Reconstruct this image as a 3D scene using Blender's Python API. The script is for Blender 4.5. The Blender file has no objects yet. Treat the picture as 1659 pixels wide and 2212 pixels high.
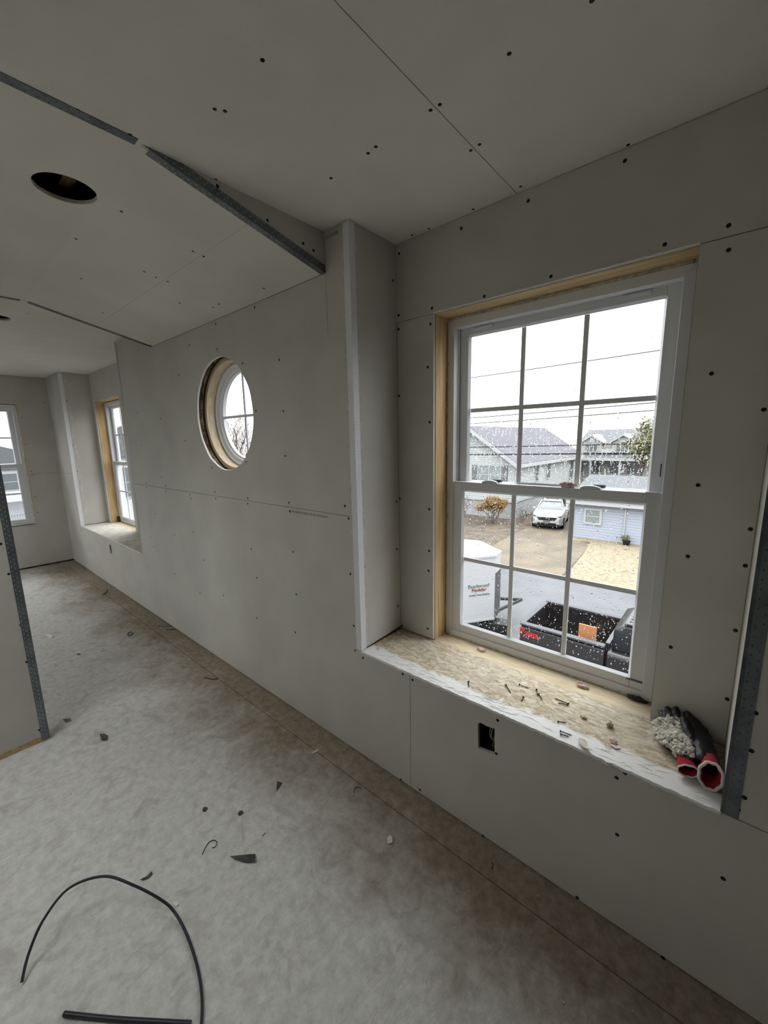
import bpy, bmesh, math, random
from mathutils import Vector, Matrix, Euler, noise
from mathutils.geometry import tessellate_polygon
random.seed(7)
SC = bpy.context.scene
COL = SC.collection
PI = math.pi

# ------------------------------------------------------------------ camera
CAM_LOC = Vector((0.5442, -1.2751, 1.5690))
PITCH, ROLL, YAW, FPX = math.radians(-10.035), math.radians(1.125), math.radians(41.124), 877.0
ROT = Matrix.Rotation(YAW, 3, 'Z') @ Matrix.Rotation(PITCH, 3, 'X') @ Matrix.Rotation(ROLL, 3, 'Y')
cam = bpy.data.cameras.new('camera')
cam.sensor_fit = 'VERTICAL'; cam.sensor_height = 24.0; cam.lens = FPX / 2212 * 24.0
cam.clip_start = 0.02; cam.clip_end = 400
camo = bpy.data.objects.new('camera', cam); COL.objects.link(camo)
right, fwd, up = ROT.col[0], ROT.col[1], ROT.col[2]
camo.matrix_world = Matrix(((right.x, up.x, -fwd.x, CAM_LOC.x), (right.y, up.y, -fwd.y, CAM_LOC.y),
                            (right.z, up.z, -fwd.z, CAM_LOC.z), (0, 0, 0, 1)))
SC.camera = camo

def at(u, v, ax, val):
    """survey helper: photo pixel -> the point where its sight line meets a real plane of the room"""
    d = ROT @ Vector(((u - 829.5) / FPX, 1.0, -(v - 1106) / FPX))
    i = 'XYZ'.index(ax)
    return CAM_LOC + d * ((val - CAM_LOC[i]) / d[i])

# ------------------------------------------------------------------ world, exposure
SC.view_settings.view_transform = 'Standard'; SC.view_settings.look = 'None'
SC.view_settings.gamma = 1.0; SC.view_settings.use_curve_mapping = False
SC.view_settings.exposure = 1.38
SC.cycles.caustics_reflective = False; SC.cycles.caustics_refractive = False
SC.cycles.adaptive_threshold = .03; SC.cycles.max_bounces = 8; SC.cycles.glossy_bounces = 2; SC.cycles.transmission_bounces = 6
W = bpy.data.worlds.new('overcast'); SC.world = W; W.use_nodes = True
nt = W.node_tree; nt.nodes.clear()
wo = nt.nodes.new('ShaderNodeOutputWorld'); bg = nt.nodes.new('ShaderNodeBackground')
tc = nt.nodes.new('ShaderNodeTexCoord'); sx = nt.nodes.new('ShaderNodeSeparateXYZ'); nz = nt.nodes.new('ShaderNodeTexNoise')
nt.links.new(tc.outputs['Generated'], sx.inputs[0]); nt.links.new(tc.outputs['Generated'], nz.inputs['Vector'])
nz.inputs['Scale'].default_value = 2.2; nz.inputs['Detail'].default_value = 4
def wm(op, a, b):
    n = nt.nodes.new('ShaderNodeMath'); n.operation = op
    for i, q in enumerate((a, b)):
        if isinstance(q, (int, float)): n.inputs[i].default_value = q
        else: nt.links.new(q, n.inputs[i])
    return n.outputs[0]
# standard overcast sky: luminance rises from the horizon to three times as much overhead, faint cloud mottling
lum = wm('ADD', 1.0, wm('MULTIPLY', 2.0, wm('MAXIMUM', sx.outputs['Z'], 0.0)))
lum = wm('MULTIPLY', lum, wm('ADD', .88, wm('MULTIPLY', nz.outputs['Fac'], .24)))
bg.inputs['Color'].default_value = (.95, .97, 1.0, 1)
SKY = 0.95
nt.links.new(wm('MULTIPLY', lum, SKY), bg.inputs['Strength'])
nt.links.new(bg.outputs['Background'], wo.inputs['Surface'])

# ------------------------------------------------------------------ material helpers
MATS = {}
def mat(name, col, rough=.7, metal=0.0, spec=.3, bump=0, bscale=40, col2=None, nscale=6, lo=.35, hi=.65, stretch=None, detail=4):
    """principled material; col2 = second colour spread by noise; bump = fine relief"""
    m = bpy.data.materials.new(name); m.use_nodes = True; t = m.node_tree; b = t.nodes['Principled BSDF']
    b.inputs['Base Color'].default_value = (*col, 1); b.inputs['Roughness'].default_value = rough
    b.inputs['Metallic'].default_value = metal; b.inputs['Specular IOR Level'].default_value = spec
    c = t.nodes.new('ShaderNodeTexCoord'); vec = c.outputs['Object']
    if stretch:
        mp = t.nodes.new('ShaderNodeMapping'); mp.inputs['Scale'].default_value = stretch
        t.links.new(vec, mp.inputs['Vector']); vec = mp.outputs['Vector']
    if col2:
        n = t.nodes.new('ShaderNodeTexNoise'); n.inputs['Scale'].default_value = nscale; n.inputs['Detail'].default_value = detail
        r = t.nodes.new('ShaderNodeValToRGB'); r.color_ramp.elements[0].position = lo; r.color_ramp.elements[1].position = hi
        r.color_ramp.elements[0].color = (*col, 1); r.color_ramp.elements[1].color = (*col2, 1)
        t.links.new(vec, n.inputs['Vector']); t.links.new(n.outputs['Fac'], r.inputs['Fac']); t.links.new(r.outputs['Color'], b.inputs['Base Color'])
    if bump:
        n2 = t.nodes.new('ShaderNodeTexNoise'); n2.inputs['Scale'].default_value = bscale; n2.inputs['Detail'].default_value = 6
        bp = t.nodes.new('ShaderNodeBump'); bp.inputs['Strength'].default_value = bump; bp.inputs['Distance'].default_value = .01
        t.links.new(vec, n2.inputs['Vector']); t.links.new(n2.outputs['Fac'], bp.inputs['Height']); t.links.new(bp.outputs['Normal'], b.inputs['Normal'])
    MATS[name] = m
    return m
def nodes(m): return m.node_tree, m.node_tree.nodes['Principled BSDF']
def N(t, typ, **kw):
    n = t.nodes.new(typ)
    for k, v in kw.items():
        if k in n.inputs.keys(): n.inputs[k].default_value = v
        else: setattr(n, k, v)
    return n
def math_(t, op, a, b=None):
    n = t.nodes.new('ShaderNodeMath'); n.operation = op
    for i, x in enumerate((a, b)):
        if x is None: continue
        if isinstance(x, (int, float)): n.inputs[i].default_value = x
        else: t.links.new(x, n.inputs[i])
    return n.outputs[0]
def mixc(t, f, a, b):
    n = t.nodes.new('ShaderNodeMix'); n.data_type = 'RGBA'
    t.links.new(f, n.inputs['Factor'])
    for s, x in (('A', a), ('B', b)):
        i = [q for q in n.inputs if q.name == s and q.type == 'RGBA'][0]
        if isinstance(x, tuple): i.default_value = (*x, 1)
        else: t.links.new(x, i)
    return [q for q in n.outputs if q.type == 'RGBA'][0]
def ramp(t, f, p0, p1):
    r = t.nodes.new('ShaderNodeMapRange'); r.inputs['From Min'].default_value = p0; r.inputs['From Max'].default_value = p1
    t.links.new(f, r.inputs['Value']); return r.outputs['Result']

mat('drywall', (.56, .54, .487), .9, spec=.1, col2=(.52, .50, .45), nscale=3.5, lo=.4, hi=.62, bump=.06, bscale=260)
mat('drywall_ceiling', (.76, .735, .665), .9, spec=.1, col2=(.72, .695, .625), nscale=3.5, lo=.4, hi=.62, bump=.06, bscale=260)  # paler copy of the wall drywall; the ceiling's brighter light is in its colour
mat('bead_grey', (.40, .40, .39), .5, .2)
mat('joist_wood', (.20, .13, .07), .8, col2=(.10, .06, .03), nscale=5, stretch=(.8, 12, 12))
mat('gypsum', (.80, .79, .75), .95, spec=.1, bump=.3, bscale=180)
mat('spackle', (.52, .485, .44), .9, bump=.5, bscale=90, col2=(.62, .60, .56), nscale=30)
mat('cavity', (.10, .07, .045), .9, col2=(.03, .02, .015), nscale=9)
mat('pine', (.60, .42, .22), .65, col2=(.44, .27, .12), nscale=5, stretch=(12, 12, .8), bump=.1, bscale=30, lo=.38, hi=.7)
mat('pine_x', (.66, .50, .28), .65, col2=(.48, .32, .15), nscale=5, stretch=(.8, 12, 12), bump=.1, bscale=30, lo=.4, hi=.72)
mat('pine_pale', (.68, .57, .40), .65, col2=(.56, .45, .29), nscale=6, stretch=(3, 14, 3))
mat('vinyl', (.70, .71, .72), .32, spec=.45)
mat('vinyl_dark', (.10, .10, .10), .6)
mat('galv', (.20, .225, .235), .42, .75, spec=.5, col2=(.13, .15, .16), nscale=14, bump=.08, bscale=60)
mat('osb_dusty', (.66, .635, .57), .9, spec=.1, col2=(.46, .41, .32), nscale=16, lo=.45, hi=.75, bump=.3, bscale=40)
mat('galv_hole', (.62, .64, .62), .6)
mat('screw', (.012, .012, .013), .5, .3)
mat('foam', (.78, .70, .50), .9, bump=.5, bscale=60, col2=(.62, .50, .32), nscale=30)
mat('foam_pale', (.74, .70, .56), .85, bump=.6, bscale=120, col2=(.46, .45, .41), nscale=60)
mat('foam_old', (.42, .31, .18), .9, bump=.5, bscale=60, col2=(.16, .09, .05), nscale=16)
mat('fiberglass', (.78, .52, .50), .95, bump=.6, bscale=120, col2=(.86, .68, .62), nscale=30)
mat('black_rubber', (.008, .008, .009), .45, spec=.4, bump=.2, bscale=140)
mat('red_knit', (.33, .018, .03), .9, bump=.4, bscale=300)
mat('hem', (.74, .66, .64), .9, bump=.3, bscale=300)
mat('cable', (.018, .020, .026), .45, spec=.4)
mat('scrap_metal', (.10, .105, .105), .45, .4, col2=(.05, .05, .05), nscale=40)
mat('paper', (.72, .68, .60), .9, col2=(.56, .47, .36), nscale=30)
mat('ink', (.10, .10, .095), .9)
mat('box_blue', (.012, .014, .016), .6)
mat('copper_wire', (.50, .32, .18), .4, .6)
mat('wire_grey', (.45, .45, .43), .6)
# outside
mat('asphalt', (.085, .088, .092), .45, spec=.25, col2=(.068, .071, .075), nscale=2, bump=.05, bscale=60)
mat('gravel', (.215, .180, .122), .95, col2=(.105, .084, .055), nscale=7, lo=.48, hi=.72, bump=.9, bscale=9, detail=8)
mat('dirt', (.105, .083, .060), .9, col2=(.065, .052, .040), nscale=2.5, bump=.6, bscale=9, lo=.4, hi=.6)
mat('driveway', (.135, .110, .076), .7, spec=.25, col2=(.095, .080, .060), nscale=.9, lo=.4, hi=.62)
mat('white_paint', (.36, .365, .37), .35, spec=.4)
mat('white_trim', (.33, .335, .335), .6)
mat('concrete_wall', (0.285, 0.290, 0.290), .9, col2=(0.253, 0.258, 0.258), nscale=3)
mat('roof_shingle', (0.108, 0.104, 0.117), .9, col2=(0.087, 0.085, 0.097), nscale=7, bump=.5, bscale=16)
mat('roof_dark', (0.106, 0.110, 0.115), .9, col2=(0.087, 0.092, 0.097), nscale=5)
mat('house_glass', (0.092, 0.106, 0.110), .12, spec=.8)
mat('curtain_glass', (0.166, 0.202, 0.193), .2, spec=.7)
mat('shutter', (0.115, 0.120, 0.124), .7)
mat('car_glass', (0.074, 0.087, 0.087), .08, spec=.9)
mat('car_black', (0.007, 0.007, 0.007), .5)
mat('tyre', (0.006, 0.006, 0.006), .8)
mat('rim', (0.161, 0.166, 0.170), .35, .8)
mat('car_white', (0.386, 0.391, 0.396), .18, spec=.7)
mat('truck_paint', (0.014, 0.012, 0.012), .25, spec=.6)
mat('truck_glass', (.012, .013, .015), .25, spec=.3)
mat('truck_bed', (0.008, 0.008, 0.009), .6)
mat('rail_cap', (.045, .046, .05), .4)
mat('red_light', (0.285, 0.014, 0.014), .25, spec=.6)
mat('orange_board', (.36, .15, .06), .7)
mat('red_ink', (0.184, 0.023, 0.023), .7)
mat('bark', (0.074, 0.060, 0.051), .9)
mat('dead_leaf', (0.253, 0.166, 0.069), .9, col2=(0.175, 0.110, 0.046), nscale=10)
mat('leaf', (0.110, 0.124, 0.055), .8, col2=(0.166, 0.152, 0.074), nscale=3)
mat('twig', (0.110, 0.092, 0.078), .9)

def siding(name, col, pitch):
    m = mat(name, col, .55, spec=.4); t, b = nodes(m)
    c = N(t, 'ShaderNodeTexCoord'); s = N(t, 'ShaderNodeSeparateXYZ'); t.links.new(c.outputs['Object'], s.inputs[0])
    fr = math_(t, 'FRACT', math_(t, 'MULTIPLY', s.outputs['Z'], 1 / pitch))
    bp = N(t, 'ShaderNodeBump', Strength=1.0, Distance=.03); t.links.new(fr, bp.inputs['Height']); bp.invert = True
    t.links.new(bp.outputs['Normal'], b.inputs['Normal'])
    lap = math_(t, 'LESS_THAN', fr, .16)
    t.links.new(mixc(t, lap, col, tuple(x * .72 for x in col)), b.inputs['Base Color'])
    return m
siding('siding_grey', (0.293, 0.309, 0.299), .16)
siding('siding_blue', (0.253, 0.278, 0.324), .15)
siding('siding_white', (0.405, 0.415, 0.425), .18)
siding('siding_tan', (0.293, 0.293, 0.268), .2)

def glass_mat():
    m = bpy.data.materials.new('glass'); m.use_nodes = True; t = m.node_tree; t.nodes.clear()
    o = N(t, 'ShaderNodeOutputMaterial'); tr = N(t, 'ShaderNodeBsdfTransparent'); gl = N(t, 'ShaderNodeBsdfGlossy', Roughness=.02)
    tr.inputs['Color'].default_value = (.96, .975, .975, 1)
    f = N(t, 'ShaderNodeFresnel', IOR=1.25); mx = N(t, 'ShaderNodeMixShader')
    t.links.new(f.outputs[0], mx.inputs[0]); t.links.new(tr.outputs[0], mx.inputs[1]); t.links.new(gl.outputs[0], mx.inputs[2])
    t.links.new(mx.outputs[0], o.inputs['Surface']); MATS['glass'] = m
    m = bpy.data.materials.new('water'); m.use_nodes = True; t = m.node_tree; t.nodes.clear()
    o = N(t, 'ShaderNodeOutputMaterial'); g = N(t, 'ShaderNodeBsdfGlass', Roughness=0.0, IOR=1.33)
    t.links.new(g.outputs[0], o.inputs['Surface']); MATS['water'] = m
glass_mat()

def floor_mat():
    m = mat('floor_slab', (.5, .5, .47), .85, spec=.2); t, b = nodes(m)
    c = N(t, 'ShaderNodeTexCoord'); s = N(t, 'ShaderNodeSeparateXYZ'); t.links.new(c.outputs['Object'], s.inputs[0])
    n1 = N(t, 'ShaderNodeTexNoise', Scale=2.0, Detail=8.0, Roughness=.62); n2 = N(t, 'ShaderNodeTexNoise', Scale=26.0, Detail=8.0, Roughness=.7)
    n3 = N(t, 'ShaderNodeTexNoise', Scale=7.0, Detail=6.0, Roughness=.6, Distortion=1.5)
    for n in (n1, n2, n3): t.links.new(c.outputs['Object'], n.inputs['Vector'])
    # swept dust thins out towards the window wall: bare tan screed shows there
    w = math_(t, 'ADD', s.outputs['Y'], math_(t, 'MULTIPLY', n1.outputs['Fac'], .9))
    w = math_(t, 'ADD', w, math_(t, 'MULTIPLY', n3.outputs['Fac'], .22))
    bare = ramp(t, w, .0, .44)
    dust = mixc(t, ramp(t, n2.outputs['Fac'], .35, .68), (.56, .545, .50), (.76, .745, .70))
    dust = mixc(t, ramp(t, n3.outputs['Fac'], .55, .78), dust, (.43, .41, .37))
    tan = mixc(t, ramp(t, n2.outputs['Fac'], .35, .65), (.22, .175, .12), (.37, .315, .235))
    mq = N(t, 'ShaderNodeMapping'); mq.inputs['Rotation'].default_value = (0, 0, .75); mq.inputs['Scale'].default_value = (3, 1, 1); t.links.new(c.outputs['Object'], mq.inputs['Vector'])
    n6 = N(t, 'ShaderNodeTexNoise', Scale=11.0, Detail=10.0, Roughness=.75, Distortion=1.0); t.links.new(mq.outputs['Vector'], n6.inputs['Vector'])
    fin = mixc(t, math_(t, 'MULTIPLY', ramp(t, n6.outputs['Fac'], .54, .70), .42), mixc(t, bare, dust, tan), (.34, .32, .285))
    t.links.new(fin, b.inputs['Base Color'])
    n4 = N(t, 'ShaderNodeTexNoise', Scale=14.0, Detail=9.0, Roughness=.68, Distortion=.8); mp = N(t, 'ShaderNodeMapping')
    mp.inputs['Rotation'].default_value = (0, 0, .6); mp.inputs['Scale'].default_value = (1.8, .7, 1)
    t.links.new(c.outputs['Object'], mp.inputs['Vector']); t.links.new(mp.outputs['Vector'], n4.inputs['Vector'])
    bp = N(t, 'ShaderNodeBump', Strength=.7, Distance=.015); t.links.new(n4.outputs['Fac'], bp.inputs['Height'])
    t.links.new(bp.outputs['Normal'], b.inputs['Normal'])
floor_mat()

def osb_mat():
    m = mat('osb', (.6, .5, .35), .75, spec=.2); t, b = nodes(m)
    c = N(t, 'ShaderNodeTexCoord'); col = None
    for k, (rot, sc) in enumerate(((.3, (34, 105, 10)), (1.9, (40, 120, 10)), (2.7, (28, 88, 10)), (1.2, (45, 110, 10)))):
        mp = N(t, 'ShaderNodeMapping'); mp.inputs['Rotation'].default_value = (0, 0, rot); mp.inputs['Scale'].default_value = sc
        v = N(t, 'ShaderNodeTexVoronoi', Scale=1.0)
        wn_ = N(t, 'ShaderNodeTexNoise', Scale=30.0, Detail=3.0); t.links.new(c.outputs['Object'], wn_.inputs['Vector'])
        wv = N(t, 'ShaderNodeVectorMath', operation='MULTIPLY_ADD'); t.links.new(wn_.outputs['Color'], wv.inputs[0]); wv.inputs[1].default_value = (.02, .02, 0); t.links.new(c.outputs['Object'], wv.inputs[2])
        t.links.new(wv.outputs[0], mp.inputs['Vector']); t.links.new(mp.outputs['Vector'], v.inputs['Vector'])
        sp = N(t, 'ShaderNodeSeparateColor'); t.links.new(v.outputs['Color'], sp.inputs[0])
        pc = mixc(t, sp.outputs[0], (.34, .265, .165), (.68, .60, .45))
        col = pc if col is None else mixc(t, math_(t, 'GREATER_THAN', sp.outputs[1], .55), col, pc)
    s = N(t, 'ShaderNodeSeparateXYZ'); t.links.new(c.outputs['Object'], s.inputs[0])
    n = N(t, 'ShaderNodeTexNoise', Scale=9.0, Detail=7.0, Roughness=.65, Distortion=1.2); t.links.new(c.outputs['Object'], n.inputs['Vector'])
    n2 = N(t, 'ShaderNodeTexNoise', Scale=3.0, Detail=5.0); t.links.new(c.outputs['Object'], n2.inputs['Vector'])
    dust = ramp(t, n2.outputs['Fac'], .35, .75)
    col = mixc(t, math_(t, 'MULTIPLY', dust, .5), col, (.60, .57, .51))
    n5 = N(t, 'ShaderNodeTexNoise', Scale=70.0, Detail=5.0, Roughness=.7); t.links.new(c.outputs['Object'], n5.inputs['Vector'])
    col = mixc(t, ramp(t, n5.outputs['Fac'], .57, .72), col, (.22, .18, .13))
    # dried joint compound smeared along the room edge
    edge = math_(t, 'SUBTRACT', math_(t, 'ADD', math_(t, 'MULTIPLY', n.outputs['Fac'], .16), 0.0), s.outputs['Y'])
    smear = ramp(t, edge, -.005, .022)
    t.links.new(mixc(t, smear, col, (.80, .79, .76)), b.inputs['Base Color'])
    bp = N(t, 'ShaderNodeBump', Strength=.5, Distance=.006); t.links.new(n.outputs['Fac'], bp.inputs['Height']); t.links.new(bp.outputs['Normal'], b.inputs['Normal'])
osb_mat()

def bead_mat(name, col, dark, pitch, r):
    m = mat(name, col, .5, spec=.4); t, b = nodes(m)
    c = N(t, 'ShaderNodeTexCoord'); s = N(t, 'ShaderNodeSeparateXYZ'); t.links.new(c.outputs['Object'], s.inputs[0])
    u = math_(t, 'MULTIPLY', math_(t, 'ADD', s.outputs['X'], s.outputs['Y']), 2 * PI / pitch); v = math_(t, 'MULTIPLY', s.outputs['Z'], 2 * PI / pitch)
    d = math_(t, 'MULTIPLY', math_(t, 'SINE', u), math_(t, 'SINE', v))
    t.links.new(mixc(t, math_(t, 'GREATER_THAN', d, r), col, dark), b.inputs['Base Color'])
bead_mat('bead_vinyl', (.86, .86, .87), (.20, .19, .185), .0095, .52)

# ------------------------------------------------------------------ mesh helpers
def BM(): return bmesh.new()
def box(bm, lo, hi):
    vs = [bm.verts.new((x, y, z)) for z in (lo[2], hi[2]) for y in (lo[1], hi[1]) for x in (lo[0], hi[0])]
    for f in ((0, 2, 3, 1), (4, 5, 7, 6), (0, 1, 5, 4), (1, 3, 7, 5), (3, 2, 6, 7), (2, 0, 4, 6)): bm.faces.new([vs[i] for i in f])
    return bm
def prism(bm, poly, f, a, b):
    """extrude a 2-D outline: f(p, t) -> xyz"""
    A = [bm.verts.new(f(p, a)) for p in poly]; B = [bm.verts.new(f(p, b)) for p in poly]; n = len(poly)
    bm.faces.new(A); bm.faces.new(B[::-1])
    for i in range(n): bm.faces.new((A[i], B[i], B[(i + 1) % n], A[(i + 1) % n]))
    return bm
def slab(bm, outer, holes, f, th):
    """flat sheet with holes, given thickness: f(a, b, t) -> xyz"""
    loops = [outer] + list(holes); flat = [p for l in loops for p in l]
    tris = tessellate_polygon([[Vector((p[0], p[1], 0)) for p in l] for l in loops])
    A = [bm.verts.new(f(p[0], p[1], 0)) for p in flat]; B = [bm.verts.new(f(p[0], p[1], th)) for p in flat]
    for t in tris:
        bm.faces.new([A[i] for i in t]); bm.faces.new([B[i] for i in reversed(t)])
    k = 0
    for l in loops:
        n = len(l)
        for i in range(n):
            a, b = k + i, k + (i + 1) % n
            bm.faces.new((A[a], B[a], B[b], A[b]))
        k += n
    return bm
def circle(cx, cy, r, n=64, wob=0, seed=0):
    return [(cx + (r + wob * noise.noise((math.cos(2 * PI * i / n) * 3 + seed, math.sin(2 * PI * i / n) * 3, 0))) * math.cos(2 * PI * i / n),
             cy + (r + wob * noise.noise((math.cos(2 * PI * i / n) * 3 + seed, math.sin(2 * PI * i / n) * 3, 0))) * math.sin(2 * PI * i / n)) for i in range(n)]
def rect(a, b, c, d): return [(a, c), (b, c), (b, d), (a, d)]
def tube(bm, pts, r, n=8, caps=True):
    pts = [Vector(p) for p in pts]; rs = r if isinstance(r, (list, tuple)) else [r] * len(pts)
    rings = []; prev = None
    for i, p in enumerate(pts):
        d = (pts[min(i + 1, len(pts) - 1)] - pts[max(i - 1, 0)]).normalized()
        if prev is None:
            u = d.cross(Vector((0, 0, 1)));  u = u if u.length > 1e-3 else d.cross(Vector((1, 0, 0)))
        else: u = prev - d * prev.dot(d)
        u.normalize(); prev = u; v = d.cross(u)
        rings.append([bm.verts.new(p + (u * math.cos(2 * PI * k / n) + v * math.sin(2 * PI * k / n)) * rs[i]) for k in range(n)])
    for a, b in zip(rings, rings[1:]):
        for k in range(n): bm.faces.new((a[k], a[(k + 1) % n], b[(k + 1) % n], b[k]))
    if caps: bm.faces.new(rings[0][::-1]); bm.faces.new(rings[-1])
    return bm
def loft(bm, rings, closed=True, caps=True):
    R = [[bm.verts.new(p) for p in r] for r in rings]; n = len(R[0])
    for a, b in zip(R, R[1:]):
        for k in range(n if closed else n - 1): bm.faces.new((a[k], a[(k + 1) % n], b[(k + 1) % n], b[k]))
    if caps: bm.faces.new(R[0][::-1]); bm.faces.new(R[-1])
    return bm
def blob(bm, c, r, seed=0, sub=2, rough=.4, sc=(1, 1, 1)):
    before = len(bm.verts)
    m = Matrix.Translation(c) @ Matrix.Diagonal((*sc, 1))
    g = bmesh.ops.create_icosphere(bm, subdivisions=sub, radius=r)
    for v in g['verts']:
        n = noise.noise(v.co * (2.2 / r) + Vector((seed * 3.1, seed, 0)))
        v.co *= 1 + rough * n
        v.co = m @ v.co
    return bm
def spline(pts, per=8):
    P = [Vector(p) for p in pts]; out = []
    for i in range(len(P) - 1):
        p0, p1, p2, p3 = P[max(i - 1, 0)], P[i], P[i + 1], P[min(i + 2, len(P) - 1)]
        for k in range(per):
            t = k / per
            out.append(.5 * ((2 * p1) + (p2 - p0) * t + (2 * p0 - 5 * p1 + 4 * p2 - p3) * t * t + (3 * p1 - p0 - 3 * p2 + p3) * t ** 3))
    return out + [P[-1]]
def obj(name, bm, m, parent=None, smooth=False, bevel=0):
    me = bpy.data.meshes.new(name)
    if isinstance(bm, bpy.types.Mesh): me = bm
    else:
        bmesh.ops.recalc_face_normals(bm, faces=bm.faces[:]); bm.to_mesh(me); bm.free()
    if m is not None:
        me.materials.clear(); me.materials.append(MATS[m])
    if smooth:
        for p in me.polygons: p.use_smooth = True
    o = bpy.data.objects.new(name, me); COL.objects.link(o)
    if parent is not None: o.parent = parent
    if bevel:
        md = o.modifiers.new('bevel', 'BEVEL'); md.width = bevel; md.segments = 2; md.limit_method = 'ANGLE'
    return o
def tag(o, label, cat, group=None, kind=None):
    o['label'] = label; o['category'] = cat
    if group: o['group'] = group
    if kind: o['kind'] = kind
    return o
def empty(name, loc=(0, 0, 0), rz=0, label=None, cat=None, group=None, kind=None):
    o = bpy.data.objects.new(name, None); COL.objects.link(o); o.location = loc; o.rotation_euler = (0, 0, rz); o.empty_display_size = .1
    if label: tag(o, label, cat, group, kind)
    return o
def bx(name, lo, hi, m, parent=None, bevel=0): return obj(name, box(BM(), lo, hi), m, parent, bevel=bevel)
def text(name, body, size, m, parent, mtx, ext=.0006, sx=1):
    cu = bpy.data.curves.new(name, 'FONT'); cu.body = body; cu.size = size; cu.extrude = ext; cu.align_x = 'LEFT'; cu.resolution_u = 2
    o = bpy.data.objects.new(name, cu); COL.objects.link(o)
    bpy.context.view_layer.update()
    me = bpy.data.meshes.new_from_object(o.evaluated_get(bpy.context.evaluated_depsgraph_get()))
    bpy.data.objects.remove(o)
    me.transform(Matrix.Diagonal((sx, 1, 1, 1))); me.transform(mtx)
    return obj(name, me, m, parent)

# ------------------------------------------------------------------ room dimensions (metres)
H, K, S, D = 2.44, 2.2804, .578, .2993        # ceiling, knee-wall height, sill, dormer depth
XL, XR = -.728, .602                           # near dormer
XK = -.875                                     # slope edge beside near dormer
XL2, XR2, XK2 = -5.649, -3.588, -2.818         # far dormer
XF, YF = -6.341, -.700                         # far wall; fold of slope
WL, WR, WT = -.522, .398, 2.107                # near window opening
XP, YP = -2.141, -1.005                        # partition
XE, YB = 4.4, -3.0                             # right and back walls (behind the camera)
T = .0127
SEAM = 1.228
RC, RR = (-1.857, 1.739), .337                 # round window
TOP = H + .28

# ------------------------------------------------------------------ floor
b = BM(); slab(b, rect(XF - .1, XE + .1, YB - .1, -.134), [], lambda a, c, t: (a, c, -t), .10)
floor = tag(obj('floor', b, 'floor_slab'), 'dusty pale grey subfloor with tan bare patches', 'floor', kind='structure')
b = BM(); slab(b, rect(XF - .1, XE + .1, -.1295, .12), [], lambda a, c, t: (a, c, -t), .10)
obj('floor_strip', b, 'floor_slab', floor)
bx('floor_joint', (XF, -.14, -.02), (XE, -.12, -.006), 'cavity', floor)

# ------------------------------------------------------------------ screws: one shared mesh
def screw_mesh():
    b = BM()
    for (r0, y0), (r1, y1) in (((.0062, .0002), (.0056, -.0007)), ((.0056, -.0007), (.0022, -.0009))):
        for k in range(10):
            a0, a1 = 2 * PI * k / 10, 2 * PI * (k + 1) / 10
            b.faces.new([b.verts.new((r * math.cos(a), y, r * math.sin(a))) for r, y, a in ((r0, y0, a0), (r0, y0, a1), (r1, y1, a1), (r1, y1, a0))])
    b.faces.new([b.verts.new((.0022 * math.cos(2 * PI * k / 10), -.0006, .0022 * math.sin(2 * PI * k / 10))) for k in range(10)])
    me = bpy.data.meshes.new('screw'); bmesh.ops.remove_doubles(b, verts=b.verts[:], dist=1e-5); b.to_mesh(me); b.free(); me.materials.append(MATS['screw']); return me
SCREW = screw_mesh()
def screws(parent, pts, n, s=1.0):
    """screw heads set on a surface whose room-facing normal is n"""
    q = Vector((0, -1, 0)).rotation_difference(Vector(n))
    for p in pts:
        o = bpy.data.objects.new('screw', SCREW); COL.objects.link(o); o.parent = parent
        o.rotation_mode = 'QUATERNION'; o.rotation_quaternion = q; o.location = Vector(p); o.scale = (s, s, s)

# ------------------------------------------------------------------ main window wall (room face y = 0)
fw = lambda a, c, t: (a, t, c)
b = BM()
back = lambda a, c, t: (a, .016 + t, c)
slab(b, [(XF - .1, 0), (XE + .1, 0), (XE + .1, TOP), (XR + .014, TOP), (XR + .014, S - .02), (XL - .014, S - .02), (XL - .014, TOP), (XR2 + .014, TOP), (XR2 + .014, S - .02), (XL2 - .014, S - .02), (XL2 - .014, TOP), (XF - .1, TOP)],
     [circle(RC[0], RC[1], RR + .012, 64), rect(-.115, -.037, .385, .505)[::-1], rect(-4.575, -4.505, .395, .51)[::-1]], back, .14)
wall = tag(obj('wall_right', b, 'cavity'), 'long grey drywall wall with round window and two window alcoves', 'wall', kind='structure')
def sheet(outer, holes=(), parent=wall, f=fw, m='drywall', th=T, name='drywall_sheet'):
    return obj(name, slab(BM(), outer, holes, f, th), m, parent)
g = .0012
sheet(rect(XF, XL2, .008, SEAM - g)); sheet(rect(XF, XL2, SEAM + g, H - .002))
sheet(rect(XL2, -4.04 - g, .008, S - .004), [rect(-4.572, -4.512, .405, .503)[::-1]])
sheet([(-4.04 + g, .008), (-.4385 - g, .008), (-.4385 - g, S - .004), (XL, S - .004), (XL, SEAM - g), (XR2, SEAM - g), (XR2, S - .004), (-4.04 + g, S - .004)])
sheet([(-.4385 + g, .008), (XE, .008), (XE, S - .004), (-.4385 + g, S - .004)],
      [[(-.112, .492), (-.108, .386), (-.085, .388), (-.060, .392), (-.040, .396), (-.042, .45), (-.043, .503), (-.075, .498), (-.1, .5)]])
sheet([(XR2, SEAM + g), (XL, SEAM + g), (XL, H - .003), (XK + .0008, H - .003), (XK + .0008, 2.03), (XK - .0008, 2.03), (XK - .0008, K - .002), (XK2, K - .002), (XK2, H - .002), (XR2, H - .002)],
      [circle(RC[0], RC[1], RR, 72, .006)])
sheet(rect(XR, XE, S, H - .002))
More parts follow.
